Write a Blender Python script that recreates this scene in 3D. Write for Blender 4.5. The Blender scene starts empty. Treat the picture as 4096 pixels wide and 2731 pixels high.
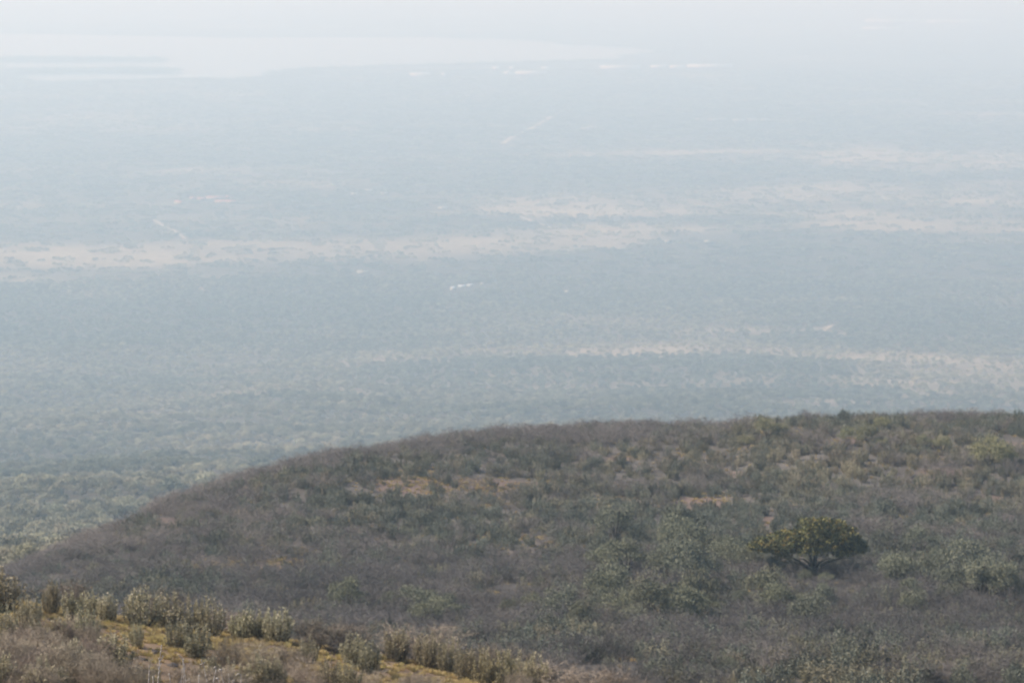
import bpy, math, random
import numpy as np
from mathutils import Vector

random.seed(7)
rng = np.random.default_rng(11)
SC = bpy.context.scene
COL = SC.collection
R = math.radians

# ------------------------------------------------------------------ camera
HFOV = R(20.0)
PITCH = R(8.51)
F = 2048.0 / math.tan(HFOV / 2)
cam_data = bpy.data.cameras.new("camera")
cam_data.sensor_width = 36.0
cam_data.lens = 18.0 / math.tan(HFOV / 2)
cam_data.clip_start = 0.1
cam_data.clip_end = 120000.0
cam_data.dof.use_dof = True
cam_data.dof.focus_distance = 14.5
cam_data.dof.aperture_fstop = 11.0
cam = bpy.data.objects.new("camera", cam_data)
cam.rotation_euler = (R(90) - PITCH, 0, 0)
COL.objects.link(cam)
SC.camera = cam

# ------------------------------------------------------------------ sky and sun
SUN_EL, SUN_AZ = R(43), R(-90)          # azimuth from the view direction, negative = to the left
world = bpy.data.worlds.new("World")
SC.world = world
world.use_nodes = True
wn = world.node_tree
wn.nodes.clear()
sky = wn.nodes.new("ShaderNodeTexSky")
sky.sky_type = 'NISHITA'
sky.sun_disc = False
sky.sun_elevation = SUN_EL
sky.sun_rotation = SUN_AZ
sky.altitude = 1900
sky.dust_density = 2.5
bg = wn.nodes.new("ShaderNodeBackground")
bg.inputs[1].default_value = 0.09
wo = wn.nodes.new("ShaderNodeOutputWorld")
wn.links.new(sky.outputs[0], bg.inputs[0])
wn.links.new(bg.outputs[0], wo.inputs[0])

sun_data = bpy.data.lights.new("sun", 'SUN')
sun_data.energy = 3.5
sun_data.angle = R(0.8)
sun_data.color = (1.0, 0.90, 0.755)
sun = bpy.data.objects.new("sun", sun_data)
sdir = Vector((math.cos(SUN_EL) * math.sin(SUN_AZ), math.cos(SUN_EL) * math.cos(SUN_AZ), math.sin(SUN_EL)))
sun.rotation_euler = sdir.to_track_quat('Z', 'Y').to_euler()
sun.location = (0, 0, 50)
COL.objects.link(sun)

SC.view_settings.view_transform = 'Standard'
SC.view_settings.look = 'None'
SC.view_settings.gamma = 1.0
SC.view_settings.use_curve_mapping = False
SC.view_settings.exposure = 0.93

SC.render.engine = 'CYCLES'
SC.cycles.max_bounces = 6
SC.cycles.diffuse_bounces = 2
SC.cycles.glossy_bounces = 2
SC.cycles.transmission_bounces = 2
SC.cycles.volume_bounces = 3
SC.cycles.transparent_max_bounces = 8
SC.cycles.caustics_reflective = False
SC.cycles.caustics_refractive = False
SC.cycles.use_denoising = True
SC.cycles.use_adaptive_sampling = False
SC.cycles.filter_width = 1.8

HAZE_DENSITY = 2.02e-4
HAZE_COLOR = (0.635, 0.850, 1.0)
HAZE_G = 0.15

# ------------------------------------------------------------------ picture <-> place
sp, cp = math.sin(PITCH), math.cos(PITCH)

def ray(px, py):
    a = (px - 2048.0) / F
    b = -(py - 1365.5) / F
    return a, cp + b * sp, -sp + b * cp

def az_D(px, py):
    x, y, z = ray(px, py)
    return np.arctan2(x, y), np.arctan2(-z, np.hypot(x, y))

def project(x, y, z):
    f = y * cp - z * sp
    u = y * sp + z * cp
    f = np.where(np.abs(f) < 1e-3, 1e-3, f)
    return 2048 + F * x / f, 1365.5 - F * u / f

# ------------------------------------------------------------------ noise
def _hash(ix, iy, seed):
    h = (ix.astype(np.int64) * 374761393 + iy.astype(np.int64) * 668265263 + seed * 974711) & 0x7fffffff
    h = ((h ^ (h >> 13)) * 1274126177) & 0x7fffffff
    return ((h ^ (h >> 16)) & 0xffff) / 65535.0

def vnoise(x, y, seed=0):
    x = np.asarray(x, float); y = np.asarray(y, float)
    ix = np.floor(x); iy = np.floor(y)
    fx = x - ix; fy = y - iy
    fx = fx * fx * (3 - 2 * fx); fy = fy * fy * (3 - 2 * fy)
    a = _hash(ix, iy, seed); b = _hash(ix + 1, iy, seed)
    c = _hash(ix, iy + 1, seed); d = _hash(ix + 1, iy + 1, seed)
    return (a + (b - a) * fx) * (1 - fy) + (c + (d - c) * fx) * fy

def fbm(x, y, seed=0, octv=3):
    s = 0; a = 1.0; t = 0
    c, sn = math.cos(0.6), math.sin(0.6)
    for i in range(octv):
        s = s + a * vnoise(x, y, seed + 31 * i); t += a
        x, y = (c * x - sn * y) * 2.03 + 7.1, (sn * x + c * y) * 2.03 - 3.7
        a *= 0.5
    return s / t

def sstep(a, b, x):
    t = np.clip((np.asarray(x, float) - a) / (b - a), 0, 1)
    return t * t * (3 - 2 * t)

# ------------------------------------------------------------------ terrain
CREST_F = np.array([(-900, 2370), (0, 2406), (160, 2430), (300, 2456), (560, 2486), (890, 2530), (1076, 2550),
                    (1335, 2604), (1590, 2646), (1818, 2682), (2190, 2742), (2500, 2800), (3000, 2880), (4096, 2980), (5200, 3050)], float)
RIDGE = np.array([(-900, 2500), (0, 2335), (166, 2255), (354, 2172), (497, 2112), (636, 2042), (746, 2000), (829, 1975), (995, 1934),
                  (1105, 1896), (1250, 1852), (1500, 1814), (2000, 1758), (2400, 1738), (2700, 1736), (2900, 1736),
                  (3080, 1698), (3300, 1682), (3600, 1682), (4096, 1686), (5200, 1704)], float)
RIDGE_R = np.array([(-900, 320), (0, 335), (500, 375), (1000, 425), (2000, 462), (5200, 470)], float)
PLAIN = [(700, 12.7), (900, 12.5), (1100, 12.1), (1500, 11.4), (2000, 10.85), (2500, 10.35), (3000, 9.85)] + \
        [(r, math.degrees(math.atan(-z / r))) for r, z in
         [(3500, -578), (4000, -620), (4500, -641), (5000, -655), (6000, -669), (8000, -685), (10000, -695),
          (11500, -699.6), (13000, -700), (16000, -700), (22000, -700), (30000, -700), (40000, -700)]]

def pchip(xk, yk, x):
    h = np.diff(xk); d = np.diff(yk) / h
    m = np.zeros_like(yk)
    for i in range(1, len(xk) - 1):
        if d[i - 1] * d[i] > 0:
            w1 = 2 * h[i] + h[i - 1]; w2 = h[i] + 2 * h[i - 1]
            m[i] = (w1 + w2) / (w1 / d[i - 1] + w2 / d[i])
    m[0] = d[0]; m[-1] = d[-1]
    k = np.clip(np.searchsorted(xk, x) - 1, 0, len(xk) - 2)
    t = (x - xk[k]) / h[k]
    return ((1 + 2 * t) * (1 - t) ** 2 * yk[k] + t * (1 - t) ** 2 * h[k] * m[k]
            + t * t * (3 - 2 * t) * yk[k + 1] + t * t * (t - 1) * h[k] * m[k + 1])

def seg(a, b, n):
    return list(np.linspace(a, b, n, endpoint=False))

rows = np.array(list(np.geomspace(0.6, 60, 40, endpoint=False)) + seg(60, 118, 130) + seg(118, 178, 24) + seg(178, 490, 260)
                + seg(490, 720, 40) + list(np.geomspace(720, 3000, 120, endpoint=False)) + seg(3000, 7000, 150)
                + seg(7000, 13000, 130) + seg(13000, 22000, 70) + list(np.geomspace(22000, 40000, 10)))
fine = np.linspace(-12.0, 12.0, 321)
side = np.array([12.5, 13.5, 15, 17, 20, 24, 30, 38, 48, 60, 75, 90, 110, 130, 150, 170])
azs = np.radians(np.concatenate([-side[::-1], fine, side]))
logr = np.log(rows)

Dtab = np.zeros((len(azs), len(rows)))
for i, a in enumerate(azs):
    ac = max(min(a, R(13)), R(-13))
    px = 2048 + F * math.tan(ac) * 1.0
    ys = np.interp(px, CREST_F[:, 0], CREST_F[:, 1]); Df = math.degrees(az_D(px, ys)[1])
    yr = np.interp(px, RIDGE[:, 0], RIDGE[:, 1]); Dr = math.degrees(az_D(px, yr)[1])
    Rh = np.interp(px, RIDGE_R[:, 0], RIDGE_R[:, 1])
    Db = np.interp(px, [0, 1500, 4096], [14.9, 15.25, 15.4])
    k = [(0.6, 70), (3, 36), (8, 23), (14, 19.4), (40, 18.2), (70, max(Df + 1.7, 15.6)), (80, Df + 1.15), (92, Df + 0.42),
         (104, Df), (112, Df + 0.28), (135, Df + 1.9), (160, max(Db + .25, Df + 1.4)), (185, Db)]
    for t in (0.25, 0.5, 0.75):
        k.append((185 + (Rh - 185) * t, Db + (Dr - Db) * t))
    k += [(Rh, Dr), (Rh * 1.15, Dr + (12.7 - Dr) * 0.36)] + PLAIN
    k = np.array(k)
    Dtab[i] = pchip(np.log(k[:, 0]), k[:, 1], logr)

AZ, RR = np.meshgrid(azs, rows, indexing='ij')
GX, GY = RR * np.sin(AZ), RR * np.cos(AZ)
GZ = -RR * np.tan(np.radians(Dtab))
amp_f = sstep(30, 60, RR) * (1 - sstep(118, 150, RR))
amp_h = sstep(165, 200, RR) * (1 - sstep(480, 600, RR))
amp_m = sstep(560, 900, RR) * (1 - sstep(3500, 5000, RR))
amp_p = sstep(2500, 4500, RR) * (1 - sstep(9500, 11300, RR))
GZ = GZ + amp_f * (0.30 * (fbm(GX / 5, GY / 5, 1) - .5) + 0.12 * (fbm(GX / 1.1, GY / 1.1, 2) - .5))
GZ = GZ + amp_h * (1.6 * (fbm(GX / 32, GY / 32, 3) - .5) + 0.35 * (fbm(GX / 7, GY / 7, 4) - .5))
GZ = GZ + amp_m * (24 * (fbm(GX / 210, GY / 170, 5, 2) - .5) + 6 * (fbm(GX / 80, GY / 80, 9) - .5))
GZ = GZ + amp_p * (16 * (fbm(GX / 620, GY / 620, 6) - .5) + 4 * (fbm(GX / 150, GY / 150, 8) - .5))
GZ = np.where(RR > 11400, -700.0, np.maximum(GZ, -699.9))
# depression of the finished ground, and its running minimum (what nearer ground hides)
GD = np.arctan2(-GZ, RR)
GMIN = np.minimum.accumulate(np.where(RR < 60, 9.0, GD), axis=1)

def tab(T, az, r):
    i = np.clip(np.searchsorted(azs, az) - 1, 0, len(azs) - 2)
    j = np.clip(np.searchsorted(rows, r) - 1, 0, len(rows) - 2)
    u = np.clip((az - azs[i]) / (azs[i + 1] - azs[i]), 0, 1)
    v = np.clip((r - rows[j]) / (rows[j + 1] - rows[j]), 0, 1)
    return (T[i, j] * (1 - u) * (1 - v) + T[i + 1, j] * u * (1 - v) + T[i, j + 1] * (1 - u) * v + T[i + 1, j + 1] * u * v)

def ground_z(x, y):
    return tab(GZ, np.arctan2(x, y), np.hypot(x, y))

def hit(px, py, rmin=60.0, rmax=30000.0):
    """the point of the ground seen at a place of the photograph"""
    a, D = az_D(px, py)
    i = int(np.clip(np.searchsorted(azs, a), 0, len(azs) - 1))
    sel = np.where((rows > rmin) & (rows < rmax))[0]
    d = GD[i, sel]
    w = np.where(d <= D)[0]
    k = sel[w[0]] if len(w) else sel[int(np.argmin(d))]
    r = rows[k]
    if len(w) and w[0] > 0:
        d0, d1 = GD[i, k - 1], GD[i, k]
        r = rows[k - 1] + (rows[k] - rows[k - 1]) * (d0 - D) / max(d0 - d1, 1e-9)
    x, y = r * math.sin(a), r * math.cos(a)
    return x, y, float(ground_z(x, y)), r

def flat_hit(px, py, z):
    x, y, zz = ray(px, py)
    t = z / zz
    return x * t, y * t

# ------------------------------------------------------------------ land cover
def stroke(px, py, pts, hh, s):
    p = np.array(pts, float)
    yc = np.interp(px, p[:, 0], p[:, 1])
    e = np.clip(np.minimum(px - p[0, 0], p[-1, 0] - px) / 250.0, 0, 1)
    return s * e * np.clip(1.6 - np.abs(py - yc) / hh * 1.1, 0, 1)

STROKES = [([(1250, 1445), (2000, 1418), (2800, 1392), (3300, 1412), (4300, 1485)], 26, .75),
           ([(3200, 1490), (3700, 1535), (4400, 1560)], 55, .85),
           ([(2900, 1640), (3500, 1600), (4400, 1610)], 26, .6),
           ([(-400, 1010), (500, 1018), (1000, 1002), (1800, 985), (2200, 975), (2750, 930)], 44, 1.15),
           ([(2050, 925), (2800, 908), (4400, 900)], 26, .8), ([(3000, 960), (4400, 965)], 14, .5),
           ([(-400, 1105), (150, 1125), (350, 1130)], 22, .8), ([(100, 1170), (650, 1192)], 16, .75),
           ([(380, 768), (900, 750), (1550, 742)], 18, .8),
           ([(3150, 612), (3600, 640), (4500, 655)], 44, 1.1), ([(1850, 628), (2600, 612), (3350, 598)], 9, .9),
           ([(1800, 880), (2500, 815), (3200, 775), (4300, 790)], 60, .75), ([(2000, 858), (4300, 840)], 30, .7),
           ([(1450, 512), (2250, 497)], 9, .5), ([(950, 522), (1750, 507)], 9, .5), ([(3650, 455), (4400, 460)], 6, .7),
           ([(250, 1672), (900, 1668), (1800, 1690)], 30, .45),
           ([(2500, 400), (3300, 396)], 5, .6), ([(2700, 322), (3000, 326)], 4, .6), ([(2900, 480), (3500, 486)], 5, .6),
           ([(2600, 1325), (3450, 1318)], 14, .45), ([(3150, 1240), (3400, 1236)], 7, .8),
           ([(650, 1905), (1100, 1870)], 16, .3)]

def tan_cover(px, py, x, y):
    s = np.zeros_like(px)
    for p, hh, st in STROKES:
        s = np.maximum(s, stroke(px, py, p, hh, st))
    n = fbm(x / 260, y / 260, 21, 4)
    n2 = fbm(x / 700, y / 900, 22, 3)
    n3 = fbm(x / 1500, y / 420, 24, 3)
    base = sstep(.52, .74, n2) * .30 + sstep(.50, .68, n3) * .40
    return np.clip(0.82 * sstep(.05, 1.05, s * .92 + (n - .5) * 1.2) * np.clip(s * 4, 0, 1) + base * sstep(.35, .6, n) * sstep(2600, 3600, y), 0, 1)

LIGHT = [([(-300, 1460), (700, 1440), (1500, 1460)], 50, .4), ([(2100, 985), (3000, 1000), (4300, 1010)], 22, .4), ([(400, 1330), (1500, 1345)], 18, .35),
         ([(-300, 1740), (400, 1720)], 20, .3), ([(500, 1800), (1450, 1790)], 30, .5), ([(-200, 1080), (900, 1075), (2300, 1050)], 12, .4), ([(1500, 1225), (4200, 1200)], 10, .35)]
RED = [(1000, 2268, 260, 40), (640, 2085, 150, 16), (1180, 2045, 160, 16), (1450, 2130, 120, 16), (2480, 1832, 60, 12), (2800, 2015, 130, 26), (3075, 2082, 35, 22), (3750, 1900, 90, 30), (2950, 1900, 60, 14), (3590, 2010, 50, 14), (3380, 1985, 60, 12),
       (4040, 1790, 60, 25), (3120, 1690, 60, 14), (2060, 1940, 120, 18), (1650, 1950, 170, 38), (1890, 1950, 160, 36), (3400, 1760, 120, 16), (3950, 2000, 70, 20)]

def red_cover(px, py):
    s = np.zeros_like(px)
    for cx, cy, a, b in RED:
        s = np.maximum(s, np.exp(-((px - cx) / a) ** 2 - ((py - cy) / b) ** 2))
    return s

# ------------------------------------------------------------------ mesh helpers
def mesh(name, verts, tris=None, quads=None, mats=(), smooth=False):
    verts = np.asarray(verts, np.float32)
    me = bpy.data.meshes.new(name)
    nt = 0 if tris is None else len(tris)
    nq = 0 if quads is None else len(quads)
    me.vertices.add(len(verts))
    me.vertices.foreach_set("co", verts.ravel())
    idx = []
    if nt: idx.append(np.asarray(tris, np.int32).ravel())
    if nq: idx.append(np.asarray(quads, np.int32).ravel())
    if idx:
        idx = np.concatenate(idx)
        me.loops.add(len(idx))
        me.loops.foreach_set("vertex_index", idx)
        me.polygons.add(nt + nq)
        st = np.concatenate([np.arange(nt) * 3, nt * 3 + np.arange(nq) * 4]).astype(np.int32)
        me.polygons.foreach_set("loop_start", st)
        if smooth:
            me.polygons.foreach_set("use_smooth", np.ones(nt + nq, bool))
    for m in mats:
        me.materials.append(m)
    me.update(calc_edges=True)
    me.validate()
    return me

class MB:
    """collects tubes, leaves, blades and boxes into one mesh"""
    def __init__(s):
        s.v = []; s.t = []; s.q = []; s.n = 0
    def add(s, v, t=None, q=None):
        v = np.asarray(v, float)
        if t is not None and len(t): s.t.append(np.asarray(t, int) + s.n)
        if q is not None and len(q): s.q.append(np.asarray(q, int) + s.n)
        s.v.append(v); s.n += len(v)
    def build(s, name, mats, smooth=False):
        return mesh(name, np.concatenate(s.v), np.concatenate(s.t) if s.t else None,
                    np.concatenate(s.q) if s.q else None, mats, smooth)
    def tube(s, pts, rad, k=6, cap=True):
        pts = [Vector(p) for p in pts]
        v = []; q = []; t = []
        ref = Vector((0.31, 0.17, 0.9)).normalized()
        for i, p in enumerate(pts):
            d = (pts[min(i + 1, len(pts) - 1)] - pts[max(i - 1, 0)])
            d = d.normalized() if d.length > 1e-9 else Vector((0, 0, 1))
            a = d.cross(ref)
            if a.length < 1e-3: a = d.cross(Vector((1, 0, 0)))
            a.normalize(); b = d.cross(a)
            for j in range(k):
                an = 2 * math.pi * j / k
                v.append(p + (a * math.cos(an) + b * math.sin(an)) * rad[i])
        for i in range(len(pts) - 1):
            for j in range(k):
                q.append((i * k + j, i * k + (j + 1) % k, (i + 1) * k + (j + 1) % k, (i + 1) * k + j))
        if cap:
            v.append(pts[-1]); m = len(v) - 1; o = (len(pts) - 1) * k
            for j in range(k): t.append((o + j, o + (j + 1) % k, m))
        s.add([tuple(x) for x in v], t, q)
    def leaves(s, C, A, L, W):
        """diamond leaves from C along unit A"""
        n = len(C)
        rv = rng.normal(size=(n, 3))
        B = np.cross(A, rv); B /= np.linalg.norm(B, axis=1)[:, None] + 1e-9
        N = np.cross(A, B)
        L = np.broadcast_to(np.asarray(L, float), (n,))[:, None]; W = np.broadcast_to(np.asarray(W, float), (n,))[:, None]
        v = np.stack([C, C + A * L * .5 + B * W + N * W * .25, C + A * L, C + A * L * .5 - B * W + N * W * .25], 1).reshape(-1, 3)
        q = np.arange(n * 4).reshape(-1, 4)
        s.add(v, None, q)
    def blades(s, C, T, W):
        """thin tapering twigs or grass blades from C to T"""
        n = len(C)
        d = T - C
        rv = rng.normal(size=(n, 3))
        B = np.cross(d, rv); B /= np.linalg.norm(B, axis=1)[:, None] + 1e-9
        W = np.broadcast_to(np.asarray(W, float), (n,))[:, None]
        v = np.stack([C - B * W, C + B * W, T], 1).reshape(-1, 3)
        s.add(v, np.arange(n * 3).reshape(-1, 3), None)
    def box(s, x0, x1, y0, y1, z0, z1):
        v = [(x, y, z) for z in (z0, z1) for y in (y0, y1) for x in (x0, x1)]
        s.add(v, None, [(0, 2, 3, 1), (4, 5, 7, 6), (0, 1, 5, 4), (2, 6, 7, 3), (0, 4, 6, 2), (1, 3, 7, 5)])

def obj(name, me, parent=None, loc=None, rz=0, sc=None):
    o = bpy.data.objects.new(name, me)
    COL.objects.link(o)
    if parent is not None: o.parent = parent
    if loc is not None: o.location = loc
    if rz: o.rotation_euler = (0, 0, rz)
    if sc is not None: o.scale = sc
    return o

def tag(o, label=None, cat=None, group=None, kind=None):
    if label: o["label"] = label
    if cat: o["category"] = cat
    if group: o["group"] = group
    if kind: o["kind"] = kind
    return o

def unit(v):
    return v / (np.linalg.norm(v, axis=-1, keepdims=True) + 1e-9)

# ------------------------------------------------------------------ materials
def leaf_mat(name, c0, c1, c2=None, tint=None, rough=.75, pale=.85, hue=0.12, trans=0.0):
    """leaf colours from c0 to c1, a few leaves c2; whole plants vary; 'tint' moves a plant towards another colour"""
    m = bpy.data.materials.new(name); m.use_nodes = True
    n = m.node_tree; n.nodes.clear(); N = n.nodes.new; K = n.links.new
    geo = N("ShaderNodeNewGeometry")
    ramp = N("ShaderNodeValToRGB")
    e = ramp.color_ramp.elements
    e[0].position = 0; e[0].color = (*c0, 1)
    e[1].position = pale - .05; e[1].color = (*c1, 1)
    if c2:
        x = e.new(min(pale + .03, .99)); x.color = (*c2, 1)
    K(geo.outputs["Random Per Island"], ramp.inputs[0])
    col = ramp.outputs[0]
    if tint:
        at = N("ShaderNodeAttribute"); at.attribute_type = 'INSTANCER'; at.attribute_name = "tint"
        mx = N("ShaderNodeMix"); mx.data_type = 'RGBA'
        K(at.outputs["Fac"], mx.inputs[0]); K(col, mx.inputs[6]); mx.inputs[7].default_value = (*tint, 1)
        col = mx.outputs[2]
    oi = N("ShaderNodeObjectInfo")
    mr = N("ShaderNodeMapRange"); mr.inputs[3].default_value = 1 - hue * 2; mr.inputs[4].default_value = 1 + hue * 2
    K(oi.outputs["Random"], mr.inputs[0])
    hs = N("ShaderNodeHueSaturation")
    K(mr.outputs[0], hs.inputs["Value"]); K(col, hs.inputs["Color"])
    mr2 = N("ShaderNodeMapRange"); mr2.inputs[3].default_value = .5 - hue * .07; mr2.inputs[4].default_value = .5 + hue * .07
    mul = N("ShaderNodeMath"); mul.operation = 'MULTIPLY'; mul.inputs[1].default_value = 7.31
    fr = N("ShaderNodeMath"); fr.operation = 'FRACT'
    K(oi.outputs["Random"], mul.inputs[0]); K(mul.outputs[0], fr.inputs[0]); K(fr.outputs[0], mr2.inputs[0])
    K(mr2.outputs[0], hs.inputs["Hue"])
    b = N("ShaderNodeBsdfPrincipled")
    b.inputs["Roughness"].default_value = rough
    b.inputs["Specular IOR Level"].default_value = 0.25
    K(hs.outputs[0], b.inputs["Base Color"])
    out = N("ShaderNodeOutputMaterial")
    if trans > 0:
        tr = N("ShaderNodeBsdfTranslucent"); K(hs.outputs[0], tr.inputs[0])
        ms = N("ShaderNodeMixShader"); ms.inputs[0].default_value = trans
        K(b.outputs[0], ms.inputs[1]); K(tr.outputs[0], ms.inputs[2]); K(ms.outputs[0], out.inputs[0])
    else:
        K(b.outputs[0], out.inputs[0])
    return m

def plain_mat(name, c, c2=None, scale=3.0, rough=.8, bump=0.0, coord="Object"):
    m = bpy.data.materials.new(name); m.use_nodes = True
    n = m.node_tree; n.nodes.clear(); N = n.nodes.new; K = n.links.new
    b = N("ShaderNodeBsdfPrincipled"); b.inputs["Roughness"].default_value = rough
    b.inputs["Specular IOR Level"].default_value = 0.3
    out = N("ShaderNodeOutputMaterial"); K(b.outputs[0], out.inputs[0])
    tc = N("ShaderNodeTexCoord")
    nz = N("ShaderNodeTexNoise"); nz.inputs["Scale"].default_value = scale; nz.inputs["Detail"].default_value = 5
    K(tc.outputs[coord], nz.inputs["Vector"])
    mx = N("ShaderNodeMix"); mx.data_type = 'RGBA'
    rp = N("ShaderNodeMapRange"); rp.inputs[1].default_value = .3; rp.inputs[2].default_value = .7
    K(nz.outputs[0], rp.inputs[0]); K(rp.outputs[0], mx.inputs[0])
    mx.inputs[6].default_value = (*c, 1); mx.inputs[7].default_value = (*(c2 or tuple(v * .7 for v in c)), 1)
    K(mx.outputs[2], b.inputs["Base Color"])
    if bump:
        bp = N("ShaderNodeBump"); bp.inputs["Strength"].default_value = bump
        K(nz.outputs[0], bp.inputs["Height"]); K(bp.outputs[0], b.inputs["Normal"])
    return m

M = dict(
    leaf=leaf_mat("grey_green_leaf", (.18, .176, .112), (.43, .395, .26), (.66, .58, .43), tint=(.52, .41, .24), pale=.88, trans=.3),  # near leaves lightened; stronger sun on the ridge is put into the colour
    leaf_hill=leaf_mat("hill_shrub_leaf", (.064, .076, .058), (.172, .180, .136), (.27, .265, .205), tint=(.26, .22, .14), pale=.85, hue=.2),  # darker copy for the hill, its dimmer light put into the leaf colour
    twig=leaf_mat("bare_twig", (.13, .108, .083), (.30, .25, .195), (.38, .31, .24), tint=(.35, .275, .20), pale=.88, hue=.17),  # near twigs lightened too, colour standing in for extra sun
    twig_hill=leaf_mat("hill_bare_twig", (.050, .0455, .0435), (.118, .106, .099), (.165, .147, .137), tint=(.215, .182, .158), pale=.88, hue=.15),  # darker copy of the near twig, standing in for shade on the hill
    stem=plain_mat("shrub_stem", (.10, .085, .065), (.06, .05, .04), 6),
    olive=leaf_mat("olive_leaf", (.062, .071, .050), (.19, .194, .138), (.27, .265, .19), tint=(.31, .28, .13), pale=.85),
    acacia=leaf_mat("acacia_leaf", (.112, .115, .076), (.225, .222, .148), (.27, .26, .175), tint=(.37, .325, .215), pale=.85, hue=.2),
    bark=plain_mat("bark", (.075, .06, .048), (.04, .032, .027), 4, bump=.4),
    dark_bark=plain_mat("dark_bark", (.034, .028, .024), (.02, .017, .015), 4, bump=.4),
    umb=leaf_mat("umbrella_leaf", (.032, .037, .015), (.112, .108, .040), (.19, .155, .05), pale=.82),
    blossom=leaf_mat("orange_blossom", (.14, .11, .034), (.29, .20, .055), (.38, .25, .07), pale=.9),
    grass=leaf_mat("dry_grass", (.22, .15, .06), (.48, .365, .17), (.64, .53, .32), tint=(.47, .375, .14), pale=.85, hue=.15),  # lightened along with the near leaves to look more sunlit
    stalk=plain_mat("dead_stalk", (.62, .57, .51), (.22, .18, .15), 90, rough=.6, bump=.3),
    stone=plain_mat("dark_stone", (.085, .07, .062), (.045, .038, .035), 5, bump=.6),
    white=plain_mat("white_roof", (.52, .56, .60), (.46, .49, .52), .3, rough=.45),
    cream=plain_mat("cream_wall", (.42, .38, .32), (.35, .32, .27), .4),
    red=plain_mat("red_roof", (.36, .17, .14), (.30, .15, .125), .4),
    film=plain_mat("greenhouse_film", (.52, .49, .45), (.44, .42, .39), .05, rough=.35),
    glass=plain_mat("dark_window", (.03, .035, .04), None, 1, rough=.15),
    track=plain_mat("pale_track", (.36, .29, .21), (.30, .24, .175), .05, coord="Object"),
    island=plain_mat("island_ground", (.09, .095, .06), (.07, .07, .05), .02),
)

# ------------------------------------------------------------------ ground sheet
PX, PY = project(GX, GY, GZ)
na, nr = AZ.shape
c = np.zeros((na, nr, 3))
plain_bush = np.array((.080, .070, .054)); plain_tan = np.array((.265, .212, .145)); plain_pink = np.array((.235, .190, .145))
tc_ = tan_cover(PX, PY, GX, GY)
n_big = fbm(GX / 420, GY / 420, 33, 3)[..., None]
pl = plain_bush * (0.75 + .6 * n_big) * (1 - tc_[..., None]) + (plain_tan * (1 - .5 * sstep(.4, .6, n_big)) + plain_pink * .5 * sstep(.4, .6, n_big)) * tc_[..., None] * (.72 + .56 * fbm(GX / 110, GY / 110, 34, 3)[..., None])
rc = red_cover(PX, PY)
nh = fbm(GX / 9, GY / 9, 41, 3)
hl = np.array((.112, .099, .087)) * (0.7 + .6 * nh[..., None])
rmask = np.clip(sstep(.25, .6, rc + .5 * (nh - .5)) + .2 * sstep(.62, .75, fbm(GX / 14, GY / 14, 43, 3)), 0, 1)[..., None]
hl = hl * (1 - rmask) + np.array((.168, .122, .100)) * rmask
nf = fbm(GX / 1.6, GY / 1.6, 51, 4)[..., None]
nf2 = fbm(GX / 5.0, GY / 5.0, 52, 3)[..., None]
fg = np.array((.225, .158, .105)) * (.45 + 1.1 * nf)
gm = sstep(.45, .62, nf2 * .6 + nf * .4)
fg = fg * (1 - gm) + np.array((.23, .172, .088)) * gm * (.6 + .8 * nf)
wf = (1 - sstep(120, 150, RR))[..., None]
wp = sstep(520, 700, RR)[..., None]
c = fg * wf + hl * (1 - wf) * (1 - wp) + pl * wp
gv = np.stack([GX, GY, GZ], -1).reshape(-1, 3)
ii, jj = np.meshgrid(np.arange(na - 1), np.arange(nr - 1), indexing='ij')
q = np.stack([ii * nr + jj, ii * nr + jj + 1, (ii + 1) * nr + jj + 1, (ii + 1) * nr + jj], -1).reshape(-1, 4)
wj = np.arange(nr - 1)
wrap = np.stack([(na - 1) * nr + wj, (na - 1) * nr + wj + 1, wj + 1, wj], -1)
q = np.concatenate([q, wrap])
q = q[:, ::-1]

gm_ = bpy.data.materials.new("ground_cover"); gm_.use_nodes = True
n = gm_.node_tree; n.nodes.clear(); N = n.nodes.new; K = n.links.new
at = N("ShaderNodeAttribute"); at.attribute_name = "cover"
tcn = N("ShaderNodeTexCoord")
n1 = N("ShaderNodeTexNoise"); n1.inputs["Scale"].default_value = 2.2; n1.inputs["Detail"].default_value = 6
n2 = N("ShaderNodeTexNoise"); n2.inputs["Scale"].default_value = .06; n2.inputs["Detail"].default_value = 8
K(tcn.outputs["Object"], n1.inputs["Vector"]); K(tcn.outputs["Object"], n2.inputs["Vector"])
ma = N("ShaderNodeMath"); ma.operation = 'MULTIPLY'; K(n1.outputs[0], ma.inputs[0]); K(n2.outputs[0], ma.inputs[1])
mr = N("ShaderNodeMapRange"); mr.inputs[1].default_value = .12; mr.inputs[2].default_value = .40; mr.inputs[3].default_value = .65; mr.inputs[4].default_value = 1.35
K(ma.outputs[0], mr.inputs[0])
hs = N("ShaderNodeHueSaturation"); K(at.outputs["Color"], hs.inputs["Color"]); K(mr.outputs[0], hs.inputs["Value"])
b = N("ShaderNodeBsdfPrincipled"); b.inputs["Roughness"].default_value = .95; b.inputs["Specular IOR Level"].default_value = .1
K(hs.outputs[0], b.inputs["Base Color"])
bp = N("ShaderNodeBump"); bp.inputs["Strength"].default_value = .5; bp.inputs["Distance"].default_value = .1
K(n1.outputs[0], bp.inputs["Height"]); K(bp.outputs[0], b.inputs["Normal"])
ou = N("ShaderNodeOutputMaterial"); K(b.outputs[0], ou.inputs[0])

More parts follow.
